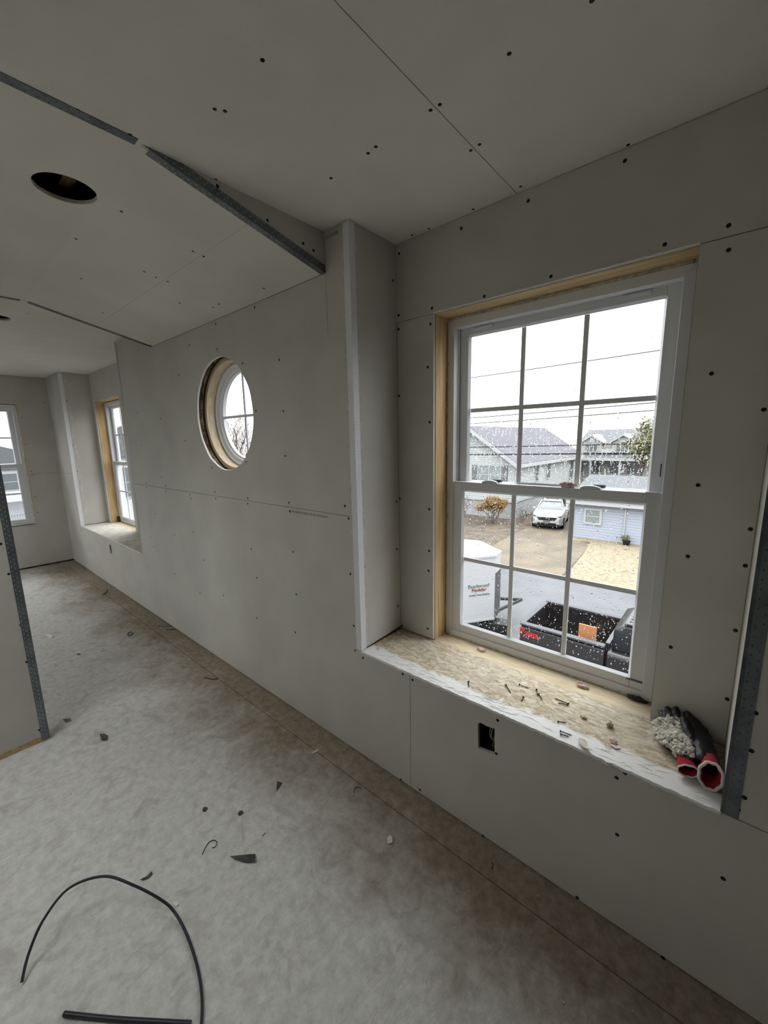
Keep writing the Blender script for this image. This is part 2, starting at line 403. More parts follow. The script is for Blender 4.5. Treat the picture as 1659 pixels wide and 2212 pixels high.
# outlet boxes
for (x0, x1, z0, z1, nm) in ((-.108, -.044, .39, .50, 'outlet_box'), (-4.57, -4.514, .407, .50, 'outlet_box')):
    b = BM(); box(b, (x0 - .004, .0135, z0 - .006), (x1 + .004, .016, z0)); box(b, (x0 - .004, .0135, z1), (x1 + .004, .07, z1 + .003))
    box(b, (x0 - .004, .0135, z0 - .003), (x1 + .004, .07, z0)); box(b, (x0 - .004, .0135, z0), (x0 - .001, .07, z1)); box(b, (x1 + .001, .0135, z0), (x1 + .004, .07, z1)); box(b, (x0, .066, z0), (x1, .07, z1))
    ob = obj(nm, b, 'box_blue', wall)
    if x0 > -1:
        obj('wire', tube(BM(), spline([(-.075, .055, .50), (-.078, .035, .46), (-.076, .036, .43), (-.078, .06, .40)]), .0016, 6), 'wire_grey', ob)
        obj('wire', tube(BM(), spline([(-.066, .055, .50), (-.069, .03, .455), (-.068, .032, .43), (-.07, .06, .405)]), .0018, 6), 'wire_grey', ob)
        obj('wire', tube(BM(), spline([(-.046, .02, .482), (-.05, .012, .45), (-.056, .014, .415), (-.06, .03, .398)]), .0015, 6), 'copper_wire', ob)
PM = [(603, 777), (612, 888), (616, 985), (553, 888), (524, 785), (469, 754), (458, 1010), (532, 998), (400, 952), (347, 904), (297, 892), (624, 1086), (626, 1105), (535, 1076), (535, 1088), (464, 1063), (466, 1077),
      (410, 1069), (412, 1077), (358, 1049), (358, 1061), (316, 1043), (317, 1053), (745, 1093), (753, 1120), (757, 1240), (764, 1352), (767, 1405), (378, 1240), (418, 1150), (483, 1286), (432, 1280), (543, 1186), (633, 1192), (555, 1248), (638, 1366), (555, 1335), (377, 1155),
      (784, 1421), (870, 1456), (891, 1469), (866, 1684), (907, 1706), (1075, 1556), (1072, 1628), (1332, 1680), (1350, 1670), (1333, 1803), (1043, 1806), (1247, 1939), (1432, 2069), (1562, 1898), (640, 1284),
      (1628, 1424), (1632, 1540), (1623, 1622), (1608, 1723), (1588, 1730), (1594, 1748), (1641, 1387), (386, 810), (409, 746), (466, 700), (550, 664), (336, 1110), (305, 962), (325, 1160), (268, 1180), (332, 1181), (440, 1210), (318, 1222), (349, 1031)]
screws(wall, [at(u, v, 'Y', 0) for u, v in PM], (0, -1, 0))
# factory stamp printed along the seam and at the top of the corner strip
text('factory_stamp', '1/2 IN EASI-LITE 09/11/25 NY 03:50:00 A', .0165, 'ink', wall, Matrix.Translation((-1.245, -.0004, SEAM - .026)) @ Matrix.Rotation(PI / 2, 4, 'X'), .0002, 1.12)
text('factory_stamp', '03:54:08', .022, 'ink', wall, Matrix.Translation((XK + .008, -.0004, H - .035)) @ Matrix.Rotation(PI / 2, 4, 'X'), .0002, 1.0)
# spackle bands dragged down beside the corner bead
def ragged(x0, x1, z0, z1, amp, seed, n=90):
    L = [(x0 + amp * (noise.noise((seed, i * .21, 0)) + .6 * noise.noise((seed, i * .9, 5))), z0 + (z1 - z0) * i / n) for i in range(n + 1)]
    return L + [(x1, z1), (x1, z0)]
obj('spackle_band', slab(BM(), ragged(XL - .047, XL - .034, 1.14, 2.32, .012, 3), [], lambda a, c, t: (a, -.0006 + t, c), .0006), 'spackle', wall)
obj('spackle_band', slab(BM(), ragged(XL - .044, XL - .034, S - .02, 1.10, .010, 8), [], lambda a, c, t: (a, -.0006 + t, c), .0006), 'spackle', wall)

# ------------------------------------------------------------------ ceiling
b = BM()
ADDED_SKYL = (-2.08, -.98, -2.75, -1.36)                            # unseen skylight behind the camera, added to brighten the floor
slab(b, rect(XF - .1, XE + .1, YB - .1, D + .14), [rect(*ADDED_SKYL)[::-1]], lambda a, c, t: (a, c, TOP + t), .08)
ceil = tag(obj('ceiling', b, 'cavity'), 'plasterboard ceiling with seams, screw heads and round lamp holes', 'ceiling', kind='structure')
fc = lambda a, c, t: (a, c, H + t)
HOLE = (-1.300, -.797, .091); HOLE2 = (-3.36, -.765, .075)
XS = -.1612
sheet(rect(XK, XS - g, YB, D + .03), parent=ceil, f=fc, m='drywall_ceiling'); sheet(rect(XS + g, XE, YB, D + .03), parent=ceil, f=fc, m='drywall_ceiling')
sheet(rect(XK2, XK, YB, YF), [circle(*HOLE, 48), rect(*ADDED_SKYL)[::-1]], ceil, fc, 'drywall_ceiling')
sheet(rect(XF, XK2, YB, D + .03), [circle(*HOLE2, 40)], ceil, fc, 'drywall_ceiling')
for hx, hy, hr in (HOLE, HOLE2):
    j = bx('joist', (hx - .30, hy + .01, H + T + .05), (hx + .30, hy + .048, H + .24), 'joist_wood', ceil)
    obj('cut_edge', slab(BM(), circle(hx, hy, hr + .004, 40), [circle(hx, hy, hr - .001, 40)], lambda a, c, t: (a, c, H + .002 + t), T - .002), 'paper', ceil)
sl = (H - K) / (0 - YF)
fs = lambda a, c, t: (a, c, K - c * sl + t)
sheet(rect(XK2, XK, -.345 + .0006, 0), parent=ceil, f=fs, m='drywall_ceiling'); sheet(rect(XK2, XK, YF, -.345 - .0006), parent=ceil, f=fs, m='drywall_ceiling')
for x, sgn in ((XK, -1), (XK2, 1)):
    sheet([(YF, H), (-.0005, H), (-.0005, K)], parent=ceil, f=lambda a, c, t, x=x, sgn=sgn: (x + sgn * t, a, c))
def on_ceil(u, v):
    p = at(u, v, 'Z', H)
    if XK2 < p.x < XK and p.y > YF:
        d = (p - CAM_LOC); n = Vector((0, sl, 1)); return CAM_LOC + d * ((K - CAM_LOC.dot(n)) / d.dot(n)), (0, -sl, -1)
    return p, (0, 0, -1)
for u, v in [(567, 130), (1100, 116), (464, 236), (486, 240), (950, 226), (930, 238), (1036, 312), (1017, 325), (812, 317), (795, 331), (715, 385), (1125, 403), (1022, 452), (926, 494), (1357, 313), (1279, 1), (281, 291), (168, 238),
             (262, 457), (164, 516), (417, 543), (440, 554), (312, 587), (337, 599), (362, 608), (175, 602), (570, 623), (466, 388), (460, 664), (473, 657), (223, 676), (388, 655), (60, 678), (890, 508)]:
    p, n = on_ceil(u, v); screws(ceil, [p], n, .92)
screws(ceil, [at(u, v, 'X', XK) for u, v in ((655, 526), (677, 541), (578, 476), (470, 402))], (1, 0, 0))

# ------------------------------------------------------------------ near dormer walls
fd = lambda a, c, t: (a, D + t, c)
b = BM()
slab(b, rect(XL - .12, XR + .12, S - .15, TOP), [rect(WL, WR, S - .012, WT)[::-1]], lambda a, c, t: (a, D + .014 + t, c), .185)
box(b, (XL - .12, .156, S - .15), (XL - .0145, D + .02, TOP)); box(b, (XR + .0145, .156, S - .15), (XR + .12, D + .02, TOP))
dorm = tag(obj('wall_alcove', b, 'cavity'), 'drywalled alcove around the large window beside the camera', 'wall', kind='structure')
sheet(rect(XL, XR, WT + g, H - .002), parent=dorm, f=fd)
sheet(rect(XL + .001, WL, S + .006, WT - g), parent=dorm, f=fd); sheet(rect(WR, XR - .001, S + .004, WT - g), parent=dorm, f=fd)
sheet([(.001, S + .004), (D - .0008, S + .016), (D - .0008, H - .002), (.001, H - .002)], parent=dorm, f=lambda a, c, t: (XL - t, a, c))
sheet([(.001, S + .004), (D - .0008, S + .004), (D - .0008, H - .002), (.001, H - .002)], parent=dorm, f=lambda a, c, t: (XR + t, a, c))
bx('stud', (WL - .036, D + T + .001, S - .01), (WL + .003, D + .175, WT - .004), 'pine', dorm)
bx('stud', (WR + .002, D + T + .001, S - .01), (WR + .038, D + .175, WT - .004), 'pine', dorm)
bx('header', (WL - .0, D + T + .001, WT - .0015), (WR, D + .175, WT + .036), 'pine_x', dorm)
bx('sill_plate', (WL - .03, D + T - .006, S - .036), (WR + .03, D + .175, S - .0015), 'pine_pale', dorm)
PD = [(1141, 434), (1350, 347), (996, 493), (862, 548), (1046, 640), (1190, 597), (1436, 528), (1574, 487), (1574, 540), (1537, 807), (1508, 1048), (1486, 1202), (1449, 1398), (933, 666), (930, 700), (924, 793), (928, 912), (927, 1100), (927, 1190),
      (926, 1233), (924, 1358), (861, 681), (861, 711), (868, 1352), (863, 1077), (1621, 1143), (1610, 1222), (1589, 1362), (1571, 1510), (1650, 885), (862, 855)]
screws(dorm, [at(u, v, 'Y', D) for u, v in PD], (0, -1, 0))
screws(dorm, [at(u, v, 'X', XL) for u, v in ((849, 606), (857, 1083), (857, 1186), (860, 1309), (786, 1225))], (1, 0, 0))
# torn drywall edge above the header, dried foam in the gaps round the frame
b = BM()
pts = [(WL + (WR - WL) * i / 60, D - .0005, WT + .0012 + .0022 * (1 + noise.noise((i * .8, 2, 0)))) for i in range(61)]
tube(b, pts, .0022, 5); obj('torn_edge', b, 'gypsum', dorm)
def foam_strip(p0, p1, r, n, seed, parent, m='foam', amp=.5):
    b = BM(); p0, p1 = Vector(p0), Vector(p1); P = []; Rr = []
    for i in range(n + 1):
        P.append(p0.lerp(p1, i / n) + Vector((noise.noise((i * .7, seed, 0)), noise.noise((i * .7, seed, 9)) , noise.noise((i * .7, seed, 4)))) * r * .5)
        Rr.append(r * (1 + amp * noise.noise((i * .6, seed, 7)) + .4 * amp * noise.noise((i * 2.1, seed, 3))))
    tube(b, P, Rr, 7); return obj('spray_foam', b, m, parent, smooth=True)
YW = D + .106
foam_strip((WL + .009, YW + .008, S + .02), (WL + .009, YW + .008, WT - .02), .0085, 90, 1, dorm, 'foam_pale')
foam_strip((WR - .005, YW + .006, S + .05), (WR - .005, YW + .006, WT - .02), .0065, 90, 2, dorm, 'foam')
foam_strip((WL + .02, YW + .008, WT - .007), (WR - .02, YW + .008, WT - .007), .008, 60, 5, dorm, 'foam_pale')
foam_strip((WL + .02, YW + .004, S + .002), (WR - .03, YW + .004, S + .002), .006, 60, 9, dorm, 'foam_pale', .8)
b = BM(); blob(b, (WR - .055, YW - .01, S + .006), .022, 4, 2, .5, (1.5, .6, .35)); obj('foam_lump', b, 'cavity', dorm)

# ------------------------------------------------------------------ double-hung window builder (local x right, y outdoors, z up; origin = lower-left of opening on the drywall face)
def double_hung(name, loc, rz, label, RWd=.92, RHt=1.529, y0=.106, cols=3, drops=0, detail=True):
    w = empty(name, loc, rz, label, 'window', kind='structure')
    x0, x1, z0, z1 = .008, RWd - .010, .004, RHt - .013
    fw_ = .033
    b = BM()                                                   # fixed outer frame, four mitred lengths
    for poly in ([(x0, z0), (x1, z0), (x1 - fw_, z0 + .030), (x0 + fw_, z0 + .030)], [(x1, z0), (x1, z1), (x1 - fw_, z1 - .036), (x1 - fw_, z0 + .030)],
                 [(x1, z1), (x0, z1), (x0 + fw_, z1 - .036), (x1 - fw_, z1 - .036)], [(x0, z1), (x0, z0), (x0 + fw_, z0 + .030), (x0 + fw_, z1 - .036)]):
        prism(b, poly, lambda p, t: (p[0], t, p[1]), y0, y0 + .095)
    box(b, (x0 + fw_ - .001, y0 + .034, z0 + .03), (x0 + fw_ + .006, y0 + .040, z1 - .036)); box(b, (x1 - fw_ - .006, y0 + .034, z0 + .03), (x1 - fw_ + .001, y0 + .040, z1 - .036))
    fr = obj('frame', b, 'vinyl', w, bevel=.0015)
    mz = .790                                                  # top of the lower sash
    for upper in (False, True):
        if upper: a0, a1, c0, c1, yy, st, tr, br = x0 + fw_ - .004, x1 - fw_ + .004, mz - .040, z1 - .022, y0 + .046, .050, .044, .038
        else: a0, a1, c0, c1, yy, st, tr, br = x0 + fw_ - .001, x1 - fw_ + .001, z0 + .026, mz, y0 + .006, .046, .040, .040
        s = BM()
        box(s, (a0, yy, c0), (a0 + st, yy + .030, c1)); box(s, (a1 - st, yy, c0), (a1, yy + .030, c1))
        box(s, (a0 + st, yy + .0005, c1 - tr), (a1 - st, yy + .030, c1)); box(s, (a0 + st, yy + .0005, c0), (a1 - st, yy + .030, c0 + br))
        sash = obj('sash', s, 'vinyl', w, bevel=.002)
        ga0, ga1, gc0, gc1, gy = a0 + st, a1 - st, c0 + br, c1 - tr, yy + .017
        s = BM()                                               # glazing bead, sloped
        e = .008
        for poly in ((0, 1, 2, 3),):
            o_ = [(ga0, gc0), (ga1, gc0), (ga1, gc1), (ga0, gc1)]; i_ = [(ga0 + e, gc0 + e), (ga1 - e, gc0 + e), (ga1 - e, gc1 - e), (ga0 + e, gc1 - e)]
            V = [s.verts.new((p[0], yy + .001, p[1])) for p in o_] + [s.verts.new((p[0], gy - .002, p[1])) for p in i_]
            for k in range(4): s.faces.new((V[k], V[(k + 1) % 4], V[4 + (k + 1) % 4], V[4 + k]))
        obj('glazing_bead', s, 'vinyl', sash)
        cx = [ga0 + e + (ga1 - ga0 - 2 * e) * k / cols for k in range(cols + 1)]; cz = [gc0 + e, (gc0 + gc1) / 2, gc1 - e]
        for k in range(1, cols): obj('muntin', box(BM(), (cx[k] - .0095, gy - .003, gc0 + e), (cx[k] + .0095, gy + .005, gc1 - e)), 'vinyl', sash, bevel=.002)
        obj('muntin', box(BM(), (ga0 + e, gy - .0025, cz[1] - .0095), (ga1 - e, gy + .0045, cz[1] + .0095)), 'vinyl', sash, bevel=.002)
        for i in range(cols):
            for k in range(2):
                p = BM(); q = [(cx[i], cz[k]), (cx[i + 1], cz[k]), (cx[i + 1], cz[k + 1]), (cx[i], cz[k + 1])]
                p.faces.new([p.verts.new((a, gy + .007, c)) for a, c in q]); obj('pane', p, 'glass', sash)
        if drops:
            rain(sash, ga0 + e, ga1 - e, gc0 + e, gc1 - e, gy + .0072, drops, upper)
        if detail and not upper:
            for lx in (.225, .645):
                l = BM(); n = 14
                P = [(lx + .038 * math.cos(PI * k / n), y0 + .022 - .012 * 0, mz + .0135 * math.sin(PI * k / n)) for k in range(n + 1)]
                prism(l, [(p[0], p[2]) for p in P], lambda p, t: (p[0], t, p[1]), y0 + .008, y0 + .030)
                lk = obj('sash_lock', l, 'vinyl', w, bevel=.002)
                bx('cam', (lx + .006, y0 + .028, mz + .004), (lx + .046, y0 + .048, mz + .016), 'shutter', lk, .002)
            bx('keeper', (x1 - fw_ - .05, y0 + .004, mz), (x1 - fw_ - .004, y0 + .02, mz + .003), 'vinyl', w)
            bx('sash_stop', (a1 - st - .012, y0 + .002, c0 + .036), (a1 - .004, y0 + .0065, c0 + .041), 'vinyl_dark', w)
        if detail and upper:
            for lx in (.12, .70):
                bx('tilt_latch', (lx, yy - .006, c1 - .030), (lx + .085, yy + .002, c1 - .018), 'vinyl', w, .002)
            bx('track_slot', (a1 - .022, yy - .0006, mz + .055), (a1 - .018, yy + .001, mz + .10), 'vinyl_dark', w)
    return w
def drop_into(bm, x, y, z, rx, rz, h, n=8):
    rings = []
    for f, hh in ((1.0, 0.0), (.82, .55), (.45, .9)):
        rings.append([bm.verts.new((x + rx * f * math.cos(2 * PI * k / n), y + h * hh, z + rz * f * math.sin(2 * PI * k / n))) for k in range(n)])
    for a, c in zip(rings, rings[1:]):
        for k in range(n): bm.faces.new((a[k], a[(k + 1) % n], c[(k + 1) % n], c[k]))
    bm.faces.new(rings[-1]); bm.faces.new(rings[0][::-1])
def rain(sash, x0, x1, z0, z1, y, count, upper):
    rnd = random.Random(5 + upper); bm = BM()
    k = 0
    while k < count:
        x, z = rnd.uniform(x0 + .004, x1 - .004), rnd.uniform(z0 + .004, z1 - .004); t = (z - z0) / (z1 - z0)
        if upper:
            dens = 1.0 if t < .42 else (.10 if t < .55 else .045)
        else: dens = .25 + .75 * abs(noise.noise((x * 5, z * 5, 2))) * 1.6
        if rnd.random() > dens: continue
        k += 1
        r = rnd.uniform(.0008, .0019) if rnd.random() < .8 else rnd.uniform(.0019, .0030)
        if upper and t < .42 and rnd.random() < .28:          # short run of water
            L = rnd.uniform(.006, .022); m = 4
            for i in range(m): drop_into(bm, x + .0015 * math.sin(i * 2 + x * 90), y, z + L * i / m, r * .8, L / m * .55, r * .6, 6)
        else: drop_into(bm, x, y, z, r, r * rnd.uniform(1, 1.7), r * .75)
    o = obj('raindrops', bm, 'water', sash, smooth=True); o['kind'] = 'stuff'

double_hung('window_1', (WL, D, S), 0, 'large white double-hung window with six-pane sashes and raindrops, nearest the camera', drops=1500)

# OSB sill board in the alcove
b = BM()
fr_ = [(XL + (XR - XL) * i / 160, -.003 + .006 * noise.noise((i * .35, 1, 0)) + .003 * noise.noise((i * 1.3, 4, 0))) for i in range(161)]
slab(b, fr_ + [(XR, D + T - .008), (XL, D + T - .008)], [], lambda a, c, t: (a, c, S - t), .011)
sill = tag(obj('sill_board', b, 'osb'), 'rough strand-board sill with white compound smeared along its front, under the large window', 'window sill')
b = BM()
for i in range(70):                                          # ridges of dried compound on the board
    x = random.uniform(XL + .05, XR - .03); y = random.uniform(.004, .06); L = random.uniform(.02, .07)
    tube(b, [(x, y, S + .0002), (x + L * .5, y + random.uniform(.001, .012), S + .0003), (x + L, y + random.uniform(-.004, .02), S + .0002)], [.0003, .0011, .0003], 5)
rg = obj('compound_ridges', b, 'gypsum', sill); rg['kind'] = 'stuff'
b = BM()
tube(b, [(XL + (XR - XL) * i / 150, .000 + .003 * noise.noise((i * .5, 8, 0)), S - .006 + .003 * noise.noise((i * .4, 6, 0))) for i in range(151)],
     [.0052 + .0022 * noise.noise((i * .6, 3, 1)) for i in range(151)], 6)
obj('plaster_edge', b, 'gypsum', sill, smooth=True)

# ------------------------------------------------------------------ far dormer
b = BM()
W2 = XL2 + .08
slab(b, rect(XL2 - .12, XR2 + .12, S - .15, TOP), [rect(W2, W2 + .92, S - .012, WT)[::-1]], lambda a, c, t: (a, D + .014 + t, c), .185)
box(b, (XL2 - .12, .156, S - .15), (XL2 - .0145, D + .02, TOP)); box(b, (XR2 + .0145, .156, S - .15), (XR2 + .12, D + .02, TOP))
dorm2 = tag(obj('wall_alcove_far', b, 'cavity'), 'distant drywalled window alcove at the far end of the long wall', 'wall', kind='structure')
sheet(rect(XL2, XR2, WT + g, H - .002), parent=dorm2, f=fd)
sheet(rect(XL2 + .001, W2, S + .004, WT - g), parent=dorm2, f=fd); sheet(rect(W2 + .92, XR2 - .001, S + .004, WT - g), parent=dorm2, f=fd)
sheet(rect(.001, D - .001, S + .006, H - .002), parent=dorm2, f=lambda a, c, t: (XL2 - t, a, c))
sheet(rect(.001, D - .001, S + .006, H - .002), parent=dorm2, f=lambda a, c, t: (XR2 + t, a, c))
bx('stud', (W2 - .036, D + T + .001, S - .01), (W2 + .003, D + .175, WT - .004), 'pine', dorm2)
bx('stud', (W2 + .917, D + T + .001, S - .01), (W2 + .956, D + .175, WT - .004), 'pine', dorm2)
bx('header', (W2, D + T + .001, WT - .0015), (W2 + .92, D + .175, WT + .036), 'pine_x', dorm2)
bx('sill_plate', (W2 - .03, D + T - .006, S - .036), (W2 + .95, D + .175, S - .0015), 'pine_pale', dorm2)
foam_strip((W2 + .009, YW + .006, S + .02), (W2 + .009, YW + .006, WT - .02), .009, 60, 11, dorm2, 'foam_pale')
b = BM(); blob(b, (W2 + .02, YW - .01, S + .03), .03, 2, 2, .5, (.6, .8, 1.3)); obj('foam_lump', b, 'cavity', dorm2)
screws(dorm2, [at(u, v, 'Y', D) for u, v in ((191, 852), (202, 925), (210, 982), (222, 1053))], (0, -1, 0), .9)
screws(dorm2, [at(u, v, 'X', XL2) for u, v in ((144, 866), (158, 962), (168, 1018), (172, 1075))], (1, 0, 0), .9)
double_hung('window_2', (W2, D, S), 0, 'white double-hung window in the distant alcove, half hidden by its corner', detail=False, drops=60)
b = BM(); slab(b, rect(XL2, XR2, -.003, D + T - .008), [], lambda a, c, t: (a, c, S - t), .011)
sill2 = tag(obj('sill_board', b, 'osb_dusty'), 'pale strand-board sill in the distant window alcove', 'window sill')
b = BM(); tube(b, [(XL2 + (XR2 - XL2) * i / 60, 0, S - .006) for i in range(61)], [.005 + .002 * noise.noise((i * .6, 3, 1)) for i in range(61)], 6); obj('plaster_edge', b, 'gypsum', sill2)

# ------------------------------------------------------------------ far wall and its window
FY0, FZ0 = -1.249, .572
b = BM(); slab(b, rect(YB - .1, .2, 0, TOP), [rect(FY0, FY0 + .92, FZ0, FZ0 + 1.522)[::-1]], lambda a, c, t: (XF - .016 - t, a, c), .185)
wfar = tag(obj('wall_far', b, 'cavity'), 'distant drywall end wall with a window at the left edge', 'wall', kind='structure')
ff = lambda a, c, t: (XF - t, a, c)
sheet([(YB, .022), (0, .022), (0, SEAM - g), (FY0 + .92, SEAM - g), (FY0 + .92, FZ0), (FY0, FZ0), (FY0, SEAM - g), (YB, SEAM - g)], (), wfar, ff)
sheet([(YB, SEAM + g), (FY0, SEAM + g), (FY0, FZ0 + 1.522), (FY0 + .92, FZ0 + 1.522), (FY0 + .92, SEAM + g), (0, SEAM + g), (0, H - .002), (YB, H - .002)], (), wfar, ff)
double_hung('window_3', (XF, FY0, FZ0), PI / 2, 'white window in the distant end wall, cut off by the picture edge', RHt=1.522, y0=.03, detail=False)
foam_strip((XF - .02, FY0 + .914, FZ0), (XF - .02, FY0 + .914, FZ0 + 1.51), .008, 60, 21, wfar, 'foam')
obj('stud', box(BM(), (XF - .18, FY0 + .919, FZ0 - .01), (XF - T - .001, FY0 + .95, FZ0 + 1.53)), 'pine', wfar)
obj('sill_plate', box(BM(), (XF - .16, FY0 - .03, FZ0 - .036), (XF - T - .001, FY0 + .95, FZ0 - .001)), 'pine_pale', wfar)
screws(wfar, [at(u, v, 'X', XF) for u, v in ((47, 902), (56, 960), (67, 1018), (69, 1027), (76, 1073), (82, 1107), (118, 914), (96, 870))], (1, 0, 0), .9)

# ------------------------------------------------------------------ round window
rw = empty('window_4', (RC[0], 0, RC[1]), 0, 'round white window with a cross of glazing bars in the long wall', 'window', kind='structure')
def ring(bm, prof, n=64):
    loft(bm, [[(r * math.cos(2 * PI * k / n), y, r * math.sin(2 * PI * k / n)) for r, y in prof] for k in range(n + 1)], closed=True, caps=False)
b = BM(); ring(b, [(.347, .058), (.322, .058), (.320, .145), (.347, .145)]); obj('plywood_ring', b, 'pine_pale', rw, smooth=False)
b = BM(); ring(b, [(.322, .118), (.308, .114), (.296, .128), (.284, .130), (.276, .142), (.268, .144), (.268, .168), (.345, .168), (.345, .146), (.3215, .146)]); obj('frame', b, 'vinyl', rw, smooth=False, bevel=.001)
bx('muntin', (-.008, .150, -.268), (.008, .158, .268), 'vinyl', rw); bx('muntin', (-.268, .1505, -.008), (.268, .1575, .008), 'vinyl', rw)
for q in range(4):
    p = BM(); a0 = q * PI / 2
    p.faces.new([p.verts.new((0, .160, 0))] + [p.verts.new((.272 * math.cos(a0 + PI / 2 * k / 12), .160, .272 * math.sin(a0 + PI / 2 * k / 12))) for k in range(13)])
    obj('pane', p, 'glass', rw)
b = BM()
for seed, rad, yy in ((1, .356, .026), (2, .354, .040)):
    P = [((rad + .005 * noise.noise((math.cos(2 * PI * k / 80) * 6, math.sin(2 * PI * k / 80) * 6, seed))) * math.cos(2 * PI * k / 80), yy + .006 * noise.noise((k * .5, seed, 0)), (rad + .005 * noise.noise((math.cos(2 * PI * k / 80) * 6, math.sin(2 * PI * k / 80) * 6, seed))) * math.sin(2 * PI * k / 80)) for k in range(81)]
    tube(b, P, [.007 + .005 * noise.noise((k * .7, seed, 3)) for k in range(81)], 6, False)
obj('spray_foam', b, 'foam_old', rw, smooth=True)
b = BM(); n_ = 72
wb_ = [(p[0] - 0, p[1] - 0) for p in circle(RC[0], RC[1], RR, n_, .006)]
loft(b, [[((x - RC[0]) * f, y, (z - RC[1]) * f) for f, y in ((1.0, .0008), (.992, .0012), (.990, .0118), (1.0, .0122))] for x, z in wb_ + wb_[:1]], caps=False); obj('cut_plaster_edge', b, 'gypsum', rw)

# ------------------------------------------------------------------ walls behind the camera and the partition
b = BM(); box(b, (XP - .105, YB, 0), (XP - T - .001, YP - T - .002, H - .001))
part = tag(obj('wall_left', b, 'pine_pale'), 'drywall partition end with a metal corner strip at the left edge', 'wall', kind='structure')
sheet(rect(YB, YP, .035, H - .002), (), part, lambda a, c, t: (XP - t, a, c))
sheet(rect(YB, YP, .035, H - .002), (), part, lambda a, c, t: (XP - .118 + t, a, c))
sheet(rect(XP - .1055, XP - T, .035, H - .002), (), part, lambda a, c, t: (a, YP - t, c))
bx('bottom_plate', (XP - .10, YB, .0), (XP - .008, YP - .014, .036), 'pine_x', part)
screws(part, [at(u, v, 'X', XP) for u, v in ((2, 1175), (19, 1240), (30, 1257), (45, 1350), (58, 1430), (85, 1577))], (1, 0, 0))
ADDED_BW = [(-5.9, .578), (-4.7, .578), (-3.5, .578)]  # unseen windows added to bring more daylight into the far room
b = BM(); slab(b, rect(XF - .1, XE + .1, 0, TOP), [rect(x, x + .92, z, z + 1.529)[::-1] for x, z in ADDED_BW], lambda a, c, t: (a, YB - t, c), .15)
wb = tag(obj('wall_back', b, 'drywall'), 'drywall wall behind the camera with three windows beyond the partition', 'wall', kind='structure')
for k, (x, z) in enumerate(ADDED_BW):
    double_hung('window_%d' % (5 + k), (x + .92, YB, z), PI, ['white window beyond the partition nearest the end wall', 'middle white window beyond the partition', 'white window beyond the partition nearest the doorway'][k], y0=.03, detail=False)
sk = empty('window_8', ((ADDED_SKYL[0] + ADDED_SKYL[1]) / 2, (ADDED_SKYL[2] + ADDED_SKYL[3]) / 2, TOP + .09), 0, 'skylight in the ceiling behind the camera', 'window', kind='structure')
sw, sd = (ADDED_SKYL[1] - ADDED_SKYL[0]) / 2, (ADDED_SKYL[3] - ADDED_SKYL[2]) / 2
b = BM(); slab(b, rect(-sw - .04, sw + .04, -sd - .04, sd + .04), [rect(-sw + .03, sw - .03, -sd + .03, sd - .03)[::-1]], lambda a, c, t: (a, c, t), .06); obj('frame', b, 'vinyl', sk)
p = BM(); p.faces.new([p.verts.new((a, c, .03)) for a, c in rect(-sw + .03, sw - .03, -sd + .03, sd - .03)]); obj('pane', p, 'glass', sk)
b = BM(); slab(b, rect(-sw - T, sw + T, -sd - T, sd + T), [rect(-sw, sw, -sd, sd)[::-1]], lambda a, c, t: (a, c, -t), TOP + .09 - H); obj('shaft_lining', b, 'drywall', sk)
b = BM(); slab(b, rect(YB - .1, .15, 0, TOP), [], lambda a, c, t: (XE + t, a, c), .15)
wn = tag(obj('wall_near', b, 'drywall'), 'bare drywall wall right of the camera', 'wall', kind='structure')

# ------------------------------------------------------------------ corner beads
def angle_bead(name, m, p0, p1, e1, e2, wd, label, nub=.0022, holes=0, hm='galv_hole'):
    """L-section strip from p0 to p1 with legs along e1 and e2 (lying on two faces)"""
    p0, p1, e1, e2 = Vector(p0), Vector(p1), Vector(e1).normalized(), Vector(e2).normalized()
    th = .0011
    o1, o2 = -e2 * th, -e1 * th                     # outward offsets of the faces each leg lies on
    b = BM()
    sec = [o1 + e1 * wd + e2 * 0, o1 + e1 * .006, o1 * 2.2 + o2 * 1.0, (o1 + o2) * 2.2, o2 * 2.2 + o1 * 1.0, o2 + e2 * .006, o2 + e2 * wd, e2 * wd, Vector((0, 0, 0)), e1 * wd]
    loft(b, [[p + s for s in sec] for p in (p0, p1)])
    t = tag(obj(name, b, m), label, 'corner bead', kind='structure')
    if holes:
        b = BM(); L = (p1 - p0); n = int(L.length / .024); d = L.normalized()
        for i in range(1, n):
            for e, o in ((e1, o1), (e2, o2)):
                for f in (.36, .78):
                    c = p0 + d * (i * .024 + (0.012 if f > .5 else 0)) + e * wd * f + o * 1.05
                    nrm = o.normalized(); 
                    a = e * .0019; q = d * .0026
                    b.faces.new([b.verts.new(c + a * math.cos(k * PI / 3) + q * math.sin(k * PI / 3)) for k in range(6)])
        h = obj('nail_holes', b, hm, t); h['kind'] = 'stuff'
    return t
angle_bead('trim_1', 'bead_vinyl', (XL, 0, S + .002), (XL, 0, H - .003), (-1, 0, 0), (0, 1, 0), .033, 'white perforated plastic corner bead left of the large window alcove')
angle_bead('trim_2', 'galv', (XR, 0, S + .001), (XR, 0, H - .003), (1, 0, 0), (0, 1, 0), .034, 'grey metal corner bead right of the large window alcove', holes=1, hm='scrap_metal')
v_sl = Vector((0, YF, H - K)).normalized()
angle_bead('trim_3', 'galv', (XK, -.002, K + .001), (XK, YF + .02, H - .006), (0, 0, 1), (-1, 0, 0), .029, 'dark metal corner bead along the sloping ceiling edge near the alcove', holes=1)
b = BM(); box(b, (XK - .016, -2.2, H - .0022), (XK + .016, YF - .015, H - .0004))
st = tag(obj('trim_4', b, 'galv'), 'flat grey metal strip on the ceiling at upper left', 'corner bead', kind='structure')
b = BM()
